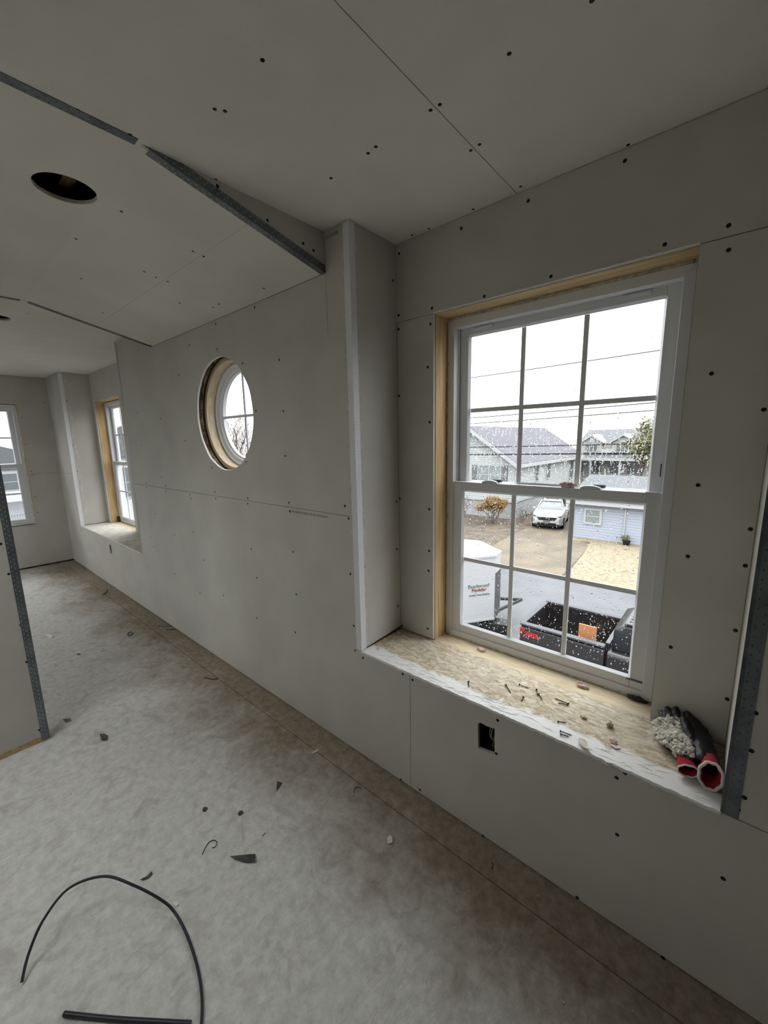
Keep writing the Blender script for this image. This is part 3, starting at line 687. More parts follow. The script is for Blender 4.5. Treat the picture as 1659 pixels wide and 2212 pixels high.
for i in range(60):
    for dx in (-.008, .008): box(b, (XK + dx - .0018, -2.2 + i * .024 + (0 if dx > 0 else .012), H - .0026), (XK + dx + .0018, -2.196 + i * .024 + (0 if dx > 0 else .012), H - .0021))
h = obj('nail_holes', b, 'scrap_metal', st); h['kind'] = 'stuff'
angle_bead('trim_5', 'scrap_metal', (XK2, -.002, K + .001), (XK2, YF + .02, H - .006), (0, 0, 1), (1, 0, 0), .03, 'dark metal corner bead on the ceiling slope beside the distant alcove')
angle_bead('trim_6', 'bead_grey', (XR2, 0, S + .002), (XR2, 0, H - .003), (1, 0, 0), (0, 1, 0), .033, 'pale corner bead on the near side of the distant alcove')
angle_bead('trim_7', 'bead_vinyl', (XL2, 0, S + .002), (XL2, 0, H - .003), (-1, 0, 0), (0, 1, 0), .033, 'pale corner bead on the far side of the distant alcove')
angle_bead('trim_8', 'galv', (XP, YP, .012), (XP, YP, H - .003), (0, -1, 0), (-1, 0, 0), .032, 'dark metal corner bead on the partition end at left', holes=1)
b = BM(); box(b, (XK2 - .014, -1.6, H - .002), (XK2 + .014, YF - .015, H - .0004))
tag(obj('trim_9', b, 'scrap_metal'), 'short dark metal strip on the ceiling above the distant alcove', 'corner bead', kind='structure')
# spackle bands on alcove cheeks
obj('spackle_band', slab(BM(), [(.045 + .010 * (noise.noise((2, i * .2, 0)) + .6 * noise.noise((2, i, 5))) * (1 if i > 14 else 1), S + .02 + (2.36 - S) * i / 90) for i in range(91)] + [(.034, 2.38), (.034, S + .02)], [], lambda a, c, t: (XL + .0007 - t, a, c), .0006), 'spackle', dorm)
obj('spackle_band', slab(BM(), [(.075 + .018 * noise.noise((7, i * .2, 0)), .70 + 1.66 * i / 60) for i in range(61)] + [(.05, 2.36), (.05, .70)], [], lambda a, c, t: (XL2 + .0007 - t, a, c), .0006), 'spackle', dorm2)

# ================================================================== loose things on the sill board
def loose_screw(p, yaw, length, label, group='loose screws on the sill board', tilt=.05):
    e = empty('drywall_screw', p, yaw, label, 'screw', group)
    b = BM(); n = 10
    P = [(length * i / n, 0, .0034 - .002 * i / n) for i in range(n + 1)]
    tube(b, P, [.0014 if i % 2 else .0019 for i in range(n)] + [.0003], 7); obj('shank', b, 'screw', e)
    b = BM(); loft(b, [[(x, r * math.cos(2 * PI * k / 10), .0036 + r * math.sin(2 * PI * k / 10)) for k in range(10)] for x, r in ((0, .0018), (-.003, .0040), (-.0042, .0042))]); obj('head', b, 'screw', e)
    return e
for p, yw, L, lab in [((-.204, .089), -1.0, .032, 'dark screw nearest the left end of the strand-board sill'),
                      ((-.075, .165), -.75, .045, 'long dark screw lying slantwise left of the middle of the sill'),
                      ((-.035, .206), .05, .036, 'thin pale-edged screw lying level near the window plate'),
                      ((.030, .212), -1.1, .034, 'upright-looking dark screw of the crossed pair, nearer the window'),
                      ((.048, .190), -.8, .030, 'dark screw of the crossed pair, nearer the room'),
                      ((.008, .132), -1.5, .024, 'short stubby dark screw in the middle of the sill'),
                      ((.150, .205), 3.1, .05, 'longest dark screw, lying level right of the crossed pair'),
                      ((.148, .196), 3.5, .03, 'small screw tucked under the longest screw'),
                      ((.158, .080), .7, .026, 'dark screw pointing to the window in front of the foam crumbs'),
                      ((.180, .036), .2, .034, 'dark screw on the white compound at the front edge'),
                      ((.186, .022), .35, .022, 'shortest screw on the white compound at the front edge')]:
    loose_screw((p[0], p[1], S + .0008), yw, L, lab)
def crumb(name, p, r, m, label, cat, seed, sc=(1, 1, .7), group=None):
    b = BM()
    for i in range(4):
        o = Vector((random.uniform(-r, r) * .8, random.uniform(-r, r) * .8, r * .45 * sc[2])); blob(b, o, r * random.uniform(.5, .8), seed + i, 3, .95, sc)
    o = obj(name, b, m, None, smooth=True); o.location = p; return tag(o, label, cat, group)
crumb('foam_crumb', (.214, .169, S), .010, 'foam', 'small tan foam crumb left of the bright foam curl', 'foam', 3, group='foam crumbs on the sill')
crumb('foam_curl', (.302, .178, S), .013, 'foam', 'bright orange-tan foam curl in the right half of the sill', 'foam', 7, (.8, 1, 1.2), 'foam crumbs on the sill')
crumb('foam_crumb', (.331, .100, S), .012, 'fiberglass', 'pinkish foam crumb near the front of the sill', 'foam', 12, group='foam crumbs on the sill')
crumb('insulation_tuft', (-.290, .358, S), .014, 'fiberglass', 'pink insulation tuft on the plate at the left window corner', 'insulation', 20, (1.6, .7, .6), 'pink insulation tufts')
crumb('insulation_tuft', (.165, .358, S), .015, 'fiberglass', 'pink insulation tuft on the plate below the right panes', 'insulation', 26, (1.5, .7, .7), 'pink insulation tufts')
crumb('insulation_tuft', (.035, D + .130, S + .790), .019, 'fiberglass', 'pink insulation tuft on the meeting rail between the sashes', 'insulation', 31, (1.4, .6, .9), 'pink insulation tufts')
crumb('insulation_tuft', (-.700, .255, S), .012, 'fiberglass', 'grey-pink insulation scrap in the left back corner of the sill', 'insulation', 38, (1, 1.6, .5), 'pink insulation tufts')
def scrap(name, pts, z, th, m, label, cat, curl=.0, group=None):
    """thin off-cut lying on a surface: outline pts, slightly curled"""
    cx = sum(p[0] for p in pts) / len(pts); cy = sum(p[1] for p in pts) / len(pts); b = BM()
    prism(b, pts, lambda p, t: (p[0] - cx, p[1] - cy, t + curl * ((p[0] - cx) ** 2 + (p[1] - cy) ** 2) ** .5), .0004, .0004 + th)
    o = obj(name, b, m); o.location = (cx, cy, z); return tag(o, label, cat, group)
scrap('paper_scrap', [(.236, .035), (.255, .040), (.268, .022), (.285, -.001), (.258, .004), (.240, .016)], S, .0012, 'paper', 'curled brown paper scrap on the front edge of the sill', 'paper', .35)
scrap('paper_scrap', [(.318, .075), (.340, .085), (.352, .082), (.338, .066)], S, .001, 'paper', 'small tan paper flake beside the pinkish foam crumb', 'paper', .2)

# ------------------------------------------------------------------ work gloves
def capsules(parts, vox):
    b = BM()
    for pts, rs in parts:
        P = spline(pts, 6); n = len(P); Rr = []
        for i in range(n):
            f = i / (n - 1) * (len(rs) - 1); k = min(int(f), len(rs) - 2); Rr.append(rs[k] + (rs[k + 1] - rs[k]) * (f - k))
        tube(b, P, Rr, 10); 
        for e in (0, -1):
            g_ = bmesh.ops.create_icosphere(b, subdivisions=2, radius=Rr[e]); bmesh.ops.translate(b, verts=g_['verts'], vec=P[e])
    me = bpy.data.meshes.new('tmp'); b.to_mesh(me); b.free(); o = bpy.data.objects.new('tmp', me); COL.objects.link(o)
    r = o.modifiers.new('r', 'REMESH'); r.mode = 'VOXEL'; r.voxel_size = vox
    s = o.modifiers.new('s', 'SMOOTH'); s.iterations = 3; s.factor = .5
    bpy.context.view_layer.update()
    m2 = bpy.data.meshes.new_from_object(o.evaluated_get(bpy.context.evaluated_depsgraph_get())); bpy.data.objects.remove(o)
    for v in m2.vertices:
        v.co += v.normal * .0014 * noise.noise(v.co * 90)
    return m2
def cuff(name, c0, c1, a, bb, upv, parent, hem_r=.0035):
    """open knit cuff: tube of oval section from c0 to c1, white hem at c1"""
    c0, c1 = Vector(c0), Vector(c1); d = (c1 - c0).normalized(); u = d.cross(Vector(upv)).normalized(); v = u.cross(d).normalized(); n = 24
    rg = []
    for t, f in ((0, .72), (.3, .78), (.6, .9), (.85, .97), (1, 1.0)):
        c = c0.lerp(c1, t)
        rg.append([c + (u * a * math.cos(2 * PI * k / n) + v * bb * math.sin(2 * PI * k / n)) * f * (1 + .05 * math.sin(k * 2.1 + t * 5)) for k in range(n)])
    inn = [[c1.lerp(c0, .0) + (p - c1) * .93 for p in rg[-1]], [p + (c0.lerp(c1, .1) - p) * .14 for p in rg[1]]]
    b = BM(); loft(b, rg + inn, caps=False); o = obj('cuff', b, 'red_knit', parent, smooth=True)
    b = BM(); P = [p for p in rg[-1]]; tube(b, P + [P[0]], hem_r, 8, False); obj('hem', b, 'hem', o, smooth=True)
Z0 = S + .001
gl1 = empty('work_glove', (.49, .18, S), 0, 'black rubber-palm glove crusted with foam, red cuff, fingers against the wall', 'glove', 'pair of work gloves')
gm = [Vector((.49, .18, S))]
def rel(pts): return [Vector(p) - gm[0] for p in pts]
m1 = capsules([
    (rel([(.522, .112, S + .027), (.505, .140, S + .032), (.480, .178, S + .036)]), [.022, .027, .025]),
    (rel([(.505, .128, S + .026), (.488, .160, S + .028), (.465, .180, S + .024)]), [.021, .024, .02]),
    (rel([(.518, .135, S + .036), (.502, .170, S + .042), (.490, .200, S + .044)]), [.022, .024, .02]),
    (rel([(.462, .182, S + .026), (.436, .225, S + .028), (.420, .262, S + .030)]), [.014, .0125, .0095]),
    (rel([(.474, .192, S + .036), (.448, .240, S + .044), (.430, .276, S + .056)]), [.014, .013, .010]),
    (rel([(.488, .198, S + .042), (.462, .248, S + .058), (.446, .280, S + .076)]), [.014, .013, .010]),
    (rel([(.498, .196, S + .044), (.480, .245, S + .064), (.468, .280, S + .086)]), [.013, .012, .0095]),
    (rel([(.488, .150, S + .022), (.452, .178, S + .018), (.428, .222, S + .014)]), [.015, .013, .010])], .0038)
g1 = obj('glove_body', m1, 'black_rubber', gl1, smooth=True)
b = BM(); rnd = random.Random(3)                               # dried spray foam crusted over the palm
vs = [v for v in g1.data.vertices if v.normal.dot(Vector((-.35, -.55, .75))) > .45 and v.co.y < .068 and v.co.y > -.066]
rnd.shuffle(vs)
for k, v in enumerate(vs[:340]):
    r = rnd.uniform(.0025, .0065) if k > 40 else rnd.uniform(.006, .0095)
    blob(b, v.co - v.normal * r * .25, r, k, 2, .75, (rnd.uniform(.8, 1.8), rnd.uniform(.8, 1.8), .8))
obj('foam_crust', b, 'foam_pale', g1, smooth=True)
cuff('cuff', rel([(.510, .122, S + .030)])[0], rel([(.524, .076, S + .0235)])[0], .027, .0205, (0, 0, 1), gl1, .0026)
gl2 = empty('work_glove', (.545, .18, S), 0, 'black glove against the alcove corner, red-lined cuff opening with white hem facing out', 'glove', 'pair of work gloves')
gm[0] = Vector((.545, .18, S))
m2 = capsules([
    (rel([(.566, .120, S + .038), (.560, .165, S + .036), (.548, .215, S + .036)]), [.026, .030, .028]),
    (rel([(.552, .120, S + .050), (.545, .170, S + .050), (.530, .220, S + .050)]), [.02, .024, .022]),
    (rel([(.536, .222, S + .048), (.516, .256, S + .068), (.500, .276, S + .082)]), [.017, .015, .012]),
    (rel([(.545, .225, S + .046), (.530, .262, S + .062), (.515, .280, S + .068)]), [.016, .015, .012]),
    (rel([(.555, .225, S + .040), (.545, .262, S + .050), (.535, .282, S + .052)]), [.016, .014, .011]),
    (rel([(.560, .220, S + .030), (.560, .258, S + .030), (.556, .280, S + .028)]), [.015, .013, .011]),
    (rel([(.530, .165, S + .050), (.508, .205, S + .066), (.492, .245, S + .080)]), [.016, .014, .011])], .004)
obj('glove_body', m2, 'black_rubber', gl2, smooth=True)
cuff('cuff', rel([(.568, .128, S + .042)])[0], rel([(.573, .062, S + .0455)])[0], .0265, .0410, (0, 0, 1), gl2, .0042)

# ================================================================== things on the floor
def cable(name, pts, r, label, per=10):
    b = BM(); tube(b, spline(pts, per), r, 10); o = obj(name, b, 'cable', None, smooth=True); return tag(o, label, 'cable')
def fp(u, v, z): p = at(u, v, 'Z', z); return (p.x, p.y, z)
cable('cable_loop', [fp(47, 2122, .008), fp(62, 2060, .04), fp(95, 1985, .085), fp(150, 1918, .115), fp(225, 1893, .112), fp(290, 1913, .085), fp(350, 1945, .042), fp(378, 1972, .014), fp(403, 2018, .006), fp(424, 2080, .006), fp(435, 2140, .006), fp(436, 2200, .006), fp(428, 2260, .006)], .0042, 'black cable arching up off the floor in a loop')
b = BM(); tube(b, [fp(48, 2116, .014), fp(46, 2126, .006)], [.0062, .0066], 10)
cable('loose_cable', [fp(138, 2190, .008), fp(200, 2197, .007), fp(270, 2203, .007), fp(340, 2207, .007), fp(412, 2211, .007)], .0064, 'straight thick black cable at the bottom picture edge')
b.free()
def offcut(name, px, m, label, cat='metal scrap', th=.0012, curl=.15, group='metal off-cuts on the floor'):
    return scrap(name, [fp(u, v, 0)[:2] for u, v in px], 0, th, m, label, cat, curl, group)
offcut('metal_offcut', [(497, 1854), (520, 1849), (552, 1848), (552, 1866), (530, 1865), (508, 1859)], 'scrap_metal', 'largest pointed dark metal off-cut in the foreground')
offcut('metal_offcut', [(599, 1689), (609, 1692), (597, 1711)], 'scrap_metal', 'triangular dark metal chip lying towards the wall')
offcut('metal_slug', [(437, 1751), (440, 1745), (447, 1744), (449, 1748), (445, 1753), (440, 1755)], 'scrap_metal', 'left of two round dark metal slugs on the floor')
offcut('metal_slug', [(514, 1759), (517, 1753), (524, 1752), (526, 1756), (521, 1762), (516, 1763)], 'scrap_metal', 'right of two round dark metal slugs on the floor')
offcut('metal_offcut', [(303, 1902), (318, 1893), (327, 1884), (330, 1889), (322, 1898), (310, 1903)], 'scrap_metal', 'curved sliver of dark metal just above the cable loop')
offcut('metal_offcut', [(216, 1590), (226, 1588), (233, 1591), (231, 1602), (219, 1601)], 'scrap_metal', 'small square dark scrap beside the partition end', curl=.3)
offcut('metal_offcut', [(136, 1555), (152, 1553), (154, 1558), (142, 1561)], 'scrap_metal', 'thin dark scrap left of the small square scrap')
offcut('metal_offcut', [(166, 1413), (173, 1412), (175, 1415), (168, 1416)], 'scrap_metal', 'tiny dark chip in the middle of the distant floor')
offcut('plaster_chip', [(99, 1371), (108, 1371), (116, 1376), (112, 1379), (101, 1374)], 'gypsum', 'pale plaster chip on the distant floor', 'plaster chip', .008, 0, None)
offcut('plaster_chip', [(836, 1812), (843, 1806), (848, 1812), (848, 1822), (838, 1825)], 'gypsum', 'small white plaster chip near the long floor joint', 'plaster chip', .004, .1, None)
offcut('plaster_chip', [(374, 1953), (383, 1949), (386, 1955), (380, 1961)], 'gypsum', 'white crumb touching the cable loop', 'plaster chip', .004, .1, None)
offcut('wood_splinter', [(672, 1626), (686, 1620), (690, 1622), (676, 1630)], 'paper', 'pale wood splinter lying on the floor joint', 'splinter', .003, .05, None)
def curl_wire(px, r, label, zs=None):
    b = BM(); tube(b, spline([fp(u, v, (zs[i] if zs else r)) for i, (u, v) in enumerate(px)], 6), r, 6); return tag(obj('wire_clipping', b, 'scrap_metal', None, smooth=True), label, 'wire', 'wire clippings on the floor')
curl_wire([(437, 1846), (443, 1832), (452, 1819), (463, 1815), (469, 1821), (464, 1830), (458, 1831)], .0018, 'hook-shaped dark clipping above the cable loop')
curl_wire([(275, 1371), (279, 1366), (286, 1366), (284, 1371), (277, 1373)], .003, 'small wire ring on the distant floor')
curl_wire([(340, 1352), (358, 1353), (371, 1352)], .003, 'upper of two straight clippings beside the wall', )
curl_wire([(360, 1360), (372, 1360), (381, 1358)], .003, 'lower of two straight clippings beside the wall')
curl_wire([(222, 1284), (228, 1280), (232, 1273)], .005, 'bent dark clipping on the far floor below the alcove')
curl_wire([(765, 1712), (766, 1704), (774, 1700), (780, 1704)], .002, 'curled fibre on the floor joint below the round window side')
curl_wire([(1062, 1877), (1065, 1868), (1063, 1862)], .0018, 'short dark nail-like clipping at the foot of the wall')
curl_wire([(567, 1806), (573, 1799)], .0016, 'single tiny dark brad between the slugs and the off-cut')
curl_wire([(443, 1463), (457, 1467), (471, 1466)], .0035, 'thin dark strip lying across the floor joint')
b = BM(); rnd = random.Random(11)
for i in range(240):
    x, y = rnd.uniform(-5.8, .6), -abs(rnd.gauss(0, .55)) - .02
    if y < -2 : continue
    r = rnd.uniform(.001, .003); blob(b, (x, y, r * .4), r, i, 1, .6, (1.4, 1, .6))
o = obj('plaster_grit', b, 'paper'); tag(o, 'scattered plaster crumbs and dust on the floor', 'grit', kind='stuff')

# ================================================================== outdoors
ZG = -4.2
def ground(name, poly, z, m, label, cat):
    return tag(obj(name, slab(BM(), poly, [], lambda a, c, t: (a, c, z - t), .3), m), label, cat, kind='structure')
ground('road', rect(-120, 60, 1.0, 15.9), ZG, 'asphalt', 'wet grey asphalt road below the window', 'road')
ground('side_yard', rect(-120, 60, -60, 1.0), ZG - .005, 'asphalt', 'wet paved yard beside the house, seen through the end-wall window', 'yard')
ground('ground', rect(-120, 60, 15.9, 140), ZG - .01, 'dirt', 'brown leaf-littered ground across the road', 'ground')
ground('driveway', [(-9.0, 15.8), (-4.6, 15.8), (-5.0, 22.0), (-6.6, 23.2), (-6.6, 36), (-9.9, 36), (-9.3, 22)], ZG + .006, 'driveway', 'tan driveway leading to the white car', 'driveway')
ground('gravel_yard', [(-4.5, 15.85), (20, 15.85), (20, 23.4), (-6.6, 23.4), (-6.3, 22.5), (-5.2, 22.6), (-4.9, 20.5), (-4.6, 17.5)], ZG + .012, 'gravel', 'pale yellow gravel yard in front of the blue house', 'yard')

def window_on(parent, u0, u1, z0, z1, f, fm='white_trim', gm='house_glass', rails=(.5,), mull=(), fr=.06, name='window'):
    """window on a facade; f(u, out, z) maps facade coordinates to the world"""
    def bxs(bm, a, c, lo, hi, o0, o1):
        vs = [bm.verts.new(f(u, o, z)) for z in (lo, hi) for o in (o0, o1) for u in (a, c)]
        for q in ((0, 2, 3, 1), (4, 5, 7, 6), (0, 1, 5, 4), (1, 3, 7, 5), (3, 2, 6, 7), (2, 0, 4, 6)): bm.faces.new([vs[i] for i in q])
    b = BM()
    bxs(b, u0 - fr, u0, z0 - fr, z1 + fr, 0, .06); bxs(b, u1, u1 + fr, z0 - fr, z1 + fr, 0, .06); bxs(b, u0, u1, z0 - fr, z0, 0, .06); bxs(b, u0, u1, z1, z1 + fr, 0, .06)
    for r in rails: z = z0 + (z1 - z0) * r; bxs(b, u0, u1, z - .025, z + .025, 0, .05)
    for r in mull: u = u0 + (u1 - u0) * r; bxs(b, u - .035, u + .035, z0, z1, 0, .055)
    w = obj(name, b, fm, parent)
    p = BM(); bxs(p, u0, u1, z0, z1, .0, .03); obj('pane', p, gm, w)
    return w

# --- grey gabled house across the road, left half of the view
h1 = empty('gabled_house', (-14.7, 26, ZG), 0, 'grey-green sided house with white gable trim and shuttered window, left in the big window', 'house')
def HP(name, bm, m, par=None):
    o = obj(name, bm, m, None); o.parent = par or h1
    o.matrix_parent_inverse = Matrix.Translation((14.7, -26, -ZG)) if par is None else Matrix.Identity(4); return o
XC, YC, XA, ZE, ZA = -11.2, 26.2, -14.75, -.15, 2.32
XW = 2 * XA - XC
b = BM(); prism(b, [(XW, -2.9), (XC, -2.9), (XC, ZE), (XA, ZA - .05), (XW, ZE)], lambda p, t: (p[0], t, p[1]), YC, 42); w1 = HP('wall', b, 'siding_grey')
HP('foundation', box(BM(), (XW + .05, YC + .05, ZG - .1), (XC - .05, 41.9, -2.9)), 'concrete_wall')
HP('skirt_band', box(BM(), (XW - .04, YC - .04, -3.0), (XC + .04, 42, -2.82)), 'white_trim')
for sgn in (-1, 1):
    xe = XC + .35 if sgn > 0 else XW - .35; ze = ZE - .22
    b = BM(); prism(b, [(XA, ZA), (xe, ze), (xe, ze + .14), (XA, ZA + .16)], lambda p, t: (p[0], t, p[1]), YC - .4, 41.5); HP('roof_slope', b, 'roof_shingle')
    b = BM(); prism(b, [(XA, ZA - .16), (xe, ze - .18), (xe, ze + .10), (XA, ZA + .12)], lambda p, t: (p[0], t, p[1]), YC - .46, YC - .38); HP('rake_board', b, 'white_trim')
    HP('gutter', box(BM(), (xe - .05, YC - .4, ze - .14), (xe + .06, 41.5, ze + .10)), 'white_trim')
HP('corner_board', box(BM(), (XC - .14, YC - .03, -2.85), (XC + .03, YC + .14, ZE)), 'white_trim')
HP('downspout', box(BM(), (XC - .12, YC - .12, -4.1), (XC - .02, YC - .03, ZE - .1)), 'white_trim')
ffr = lambda u, o, z: (u, YC - o, z)
def win_h1(*a, **k):
    w = window_on(None, *a, **k); w.parent = h1; w.matrix_parent_inverse = Matrix.Translation((14.7, -26, -ZG)); return w
win_h1(-14.05, -12.28, -1.75, -.42, ffr, mull=(.5,), gm='curtain_glass')
for x0 in (-14.55, -12.14): HP('shutter', box(BM(), (x0, YC - .05, -1.8), (x0 + .40, YC - .002, -.38)), 'shutter')
fsd = lambda u, o, z: (XC + o, u, z)
win_h1(29.9, 30.5, -1.75, -.45, fsd); win_h1(32.4, 33.1, -1.75, -.45, fsd); win_h1(38.3, 39.3, -2.4, -.5, fsd)
# --- long house with two gabled dormers, further back
h2 = empty('dormered_house', (-9.3, 47, ZG), 0, 'grey house with two white-trimmed roof gables, behind the tree at right in the big window', 'house')
def HQ(name, bm, m):
    o = obj(name, bm, m); o.parent = h2; o.matrix_parent_inverse = Matrix.Translation((9.3, -47, -ZG)); return o
YH = 45.0
HQ('wall', box(BM(), (-13.4, YH, ZG - .2), (-5.6, 54, -.2)), 'siding_tan')
b = BM(); prism(b, [(YH + .2, .75), (YH + 4.4, 2.25), (54, .75), (54, .6), (YH + .2, .6)], lambda p, t: (t, p[0], p[1]), -12.6, -5.4); HQ('roof', b, 'roof_dark')
HQ('upper_wall', box(BM(), (-12.5, YH + .1, -.2), (-5.5, 53, .75)), 'siding_tan')
b = BM(); prism(b, [(YH - 1.6, -.62), (YH + .1, -.20), (YH + .1, -.32), (YH - 1.6, -.74)], lambda p, t: (t, p[0], p[1]), -13.6, -5.2); HQ('porch_roof', b, 'roof_dark')
HQ('porch_fascia', box(BM(), (-13.6, YH - 1.66, -.86), (-5.2, YH - 1.58, -.60)), 'white_trim')
for k in range(4): HQ('porch_post', box(BM(), (-13.4 + k * 2.6, YH - 1.6, ZG), (-13.24 + k * 2.6, YH - 1.45, -.7)), 'white_trim')
HQ('balcony_rail', box(BM(), (-10.1, YH - .5, -.15), (-8.9, YH - .42, .25)), 'white_trim')
for x in (-11.05, -8.2):
    b = BM(); prism(b, [(x - .95, -.15), (x + .95, -.15), (x + .95, .92), (x, 1.52), (x - .95, .92)], lambda p, t: (p[0], t, p[1]), YH - .35, YH + 3); HQ('gable_wall', b, 'siding_tan')
    for s_ in (-1, 1):
        b = BM(); prism(b, [(x, 1.55), (x + s_ * 1.15, .82), (x + s_ * 1.15, .98), (x, 1.74)], lambda p, t: (p[0], t, p[1]), YH - .6, YH + 3.2); HQ('gable_roof', b, 'white_trim')
    w = window_on(None, x - .55, x + .55, .02, .68, lambda u, o, z: (u, YH - .36 - o, z), mull=(.33, .66), rails=()); w.parent = h2; w.matrix_parent_inverse = Matrix.Translation((9.3, -47, -ZG))
    w = window_on(None, x - .22, x + .22, .98, 1.2, lambda u, o, z: (u, YH - .36 - o, z), rails=(), gm='white_trim'); w.parent = h2; w.matrix_parent_inverse = Matrix.Translation((9.3, -47, -ZG))
for x in (-12.3, -10.6, -8.9, -7.2):
    w = window_on(None, x - .55, x + .55, -2.2, -1.1, lambda u, o, z: (u, YH - o, z), mull=(.5,), rails=()); w.parent = h2; w.matrix_parent_inverse = Matrix.Translation((9.3, -47, -ZG))
# --- low blue house at right
h3 = empty('blue_house', (2, 23.3, ZG), 0, 'low pale blue sided house with one small window behind the gravel yard', 'house')
def HR(name, bm, m):
    o = obj(name, bm, m); o.parent = h3; o.matrix_parent_inverse = Matrix.Translation((-2, -23.3, -ZG)); return o
YS = 23.4
HR('wall', box(BM(), (-6.42, YS, ZG - .2), (12, 32, -2.15)), 'siding_blue')
HR('fascia', box(BM(), (-6.75, YS - .34, -2.22), (12.3, YS - .28, -2.02)), 'white_trim'); HR('soffit', box(BM(), (-6.7, YS - .3, -2.18), (12.2, YS, -2.12)), 'white_trim')
b = BM(); prism(b, [(YS - .36, -2.02), (27.7, -.9), (32.4, -2.02)], lambda p, t: (t, p[0], p[1]), -6.75, 12.3); HR('roof', b, 'roof_dark')
HR('downspout', box(BM(), (-3.80, YS - .07, ZG), (-3.74, YS - .005, -2.1)), 'white_trim')
HR('corner_board', box(BM(), (-6.45, YS - .02, ZG), (-6.32, YS + .1, -2.15)), 'white_trim')
w = window_on(None, -5.72, -5.02, -3.24, -2.55, lambda u, o, z: (u, YS - o, z), gm='curtain_glass', fr=.12); w.parent = h3; w.matrix_parent_inverse = Matrix.Translation((-2, -23.3, -ZG))
# --- white house behind the car, pale house beyond the distant alcove, white house seen from the end wall
def plain_house(name, lo, hi, m, rm, label, wins, facade, ridge='y', rise=1.6):
    e = empty(name, ((lo[0] + hi[0]) / 2, (lo[1] + hi[1]) / 2, ZG), 0, label, 'house'); inv = Matrix.Translation(-Vector(e.location))
    def add(o): o.parent = e; o.matrix_parent_inverse = inv
    add(obj('wall', box(BM(), (lo[0], lo[1], ZG - .1), hi), m))
    b = BM(); o_ = .35
    if ridge == 'y': prism(b, [(lo[0] - o_, hi[2] - .1), (hi[0] + o_, hi[2] - .1), ((lo[0] + hi[0]) / 2, hi[2] + rise)], lambda p, t: (p[0], t, p[1]), lo[1] - o_, hi[1] + o_)
    else: prism(b, [(lo[1] - o_, hi[2] - .1), (hi[1] + o_, hi[2] - .1), ((lo[1] + hi[1]) / 2, hi[2] + rise)], lambda p, t: (t, p[0], p[1]), lo[0] - o_, hi[0] + o_)
    add(obj('roof', b, rm))
    for wv in wins: add(window_on(None, *wv, facade))
    return e
plain_house('pale_house', (-37, 4.2, 0), (-28, 10.2, 1.0), 'siding_white', 'roof_dark', 'pale house seen through the distant alcove window', [(4.9, 5.8, -1.6, .2), (6.6, 7.6, -1.6, .2), (8.4, 9.2, -1.6, .2)], lambda u, o, z: (-28 + o, u, z), 'x', 1.7)
plain_house('street_house', (-70, -4, 0), (-58, 12.0, -.6), 'siding_white', 'roof_dark', 'white house with dark roof seen through the end-wall window', [(-1.4, 0, -2.9, -1.2), (1.6, 3, -2.9, -1.2), (4.4, 5.8, -2.9, -1.2), (7, 8.4, -2.9, -1.2)], lambda u, o, z: (-58 + o, u, z), 'x', 2.6)
# white picket fence in front of that house
pf = empty('picket_fence', (-39, 2.6, ZG), 0, 'white picket fence seen through the end-wall window', 'fence'); inv = Matrix.Translation((20, 2, -ZG))
pk = bpy.data.meshes.new('picket'); b = BM(); prism(b, [(-.045, 0), (.045, 0), (.045, 1.1), (0, 1.2), (-.045, 1.1)], lambda p, t: (t, p[0], p[1]), -.012, .012); b.to_mesh(pk); b.free(); pk.materials.append(MATS['white_trim'])
for i in range(44):
    o = bpy.data.objects.new('picket', pk); COL.objects.link(o); o.parent = pf; o.location = (0, -3.2 + i * .15, 0)
for z in (.3, .9):
    o = obj('rail', box(BM(), (.012, -3.4, z), (.05, 3.5, z + .08)), 'white_trim', pf)

# --- parked white car (front towards the road)
car = empty('white_suv', (-8.22, 24.3, ZG), .20, 'white compact sport utility car parked on the driveway', 'car')
def sec(y, w, z0, z1, n=4, tumble=.0):
    """half-rounded cross-section ring of the body at station y"""
    r = min(.10, (z1 - z0) * .3, w * .3); P = []
    for cx, cz, a0 in ((w - r - tumble, z1 - r, 0), (-(w - r - tumble), z1 - r, PI / 2), (-(w - r), z0 + r, PI), (w - r, z0 + r, 1.5 * PI)):
        for k in range(n + 1): a = a0 + PI / 2 * k / n; P.append((cx + r * math.cos(a), y, cz + r * math.sin(a)))
    return P
b = BM(); loft(b, [sec(.0, .70, .42, .80), sec(.10, .82, .30, .92), sec(.40, .90, .22, 1.00), sec(1.2, .925, .22, 1.07), sec(1.5, .93, .22, 1.10), sec(3.0, .93, .22, 1.12), sec(4.0, .92, .24, 1.12), sec(4.35, .86, .35, 1.05), sec(4.45, .8, .45, .9)])
body = obj('body', b, 'car_white', car, smooth=True)
b = BM(); loft(b, [sec(1.25, .80, 1.02, 1.06), sec(1.55, .78, 1.02, 1.25, tumble=.03), sec(2.05, .74, 1.02, 1.56, tumble=.1), sec(2.4, .73, 1.02, 1.62, tumble=.12), sec(3.6, .72, 1.02, 1.61, tumble=.12), sec(4.05, .72, 1.02, 1.50, tumble=.1), sec(4.3, .74, 1.02, 1.1)])
obj('greenhouse', b, 'car_glass', car, smooth=True)
b = BM(); loft(b, [[(x * w, y, z + (.02 if abs(x) < .9 else 0)) for x in (-1, -.9, 0, .9, 1)] + [(x * w, y, z - .035) for x in (1, .9, 0, -.9, -1)] for y, w, z in ((2.0, .60, 1.58), (2.4, .62, 1.635), (3.2, .62, 1.645), (3.8, .60, 1.615), (4.15, .58, 1.53))]); obj('roof', b, 'car_white', car)
bx('sunroof', (-.42, 2.32, 1.655), (.42, 2.62, 1.668), 'car_glass', car)
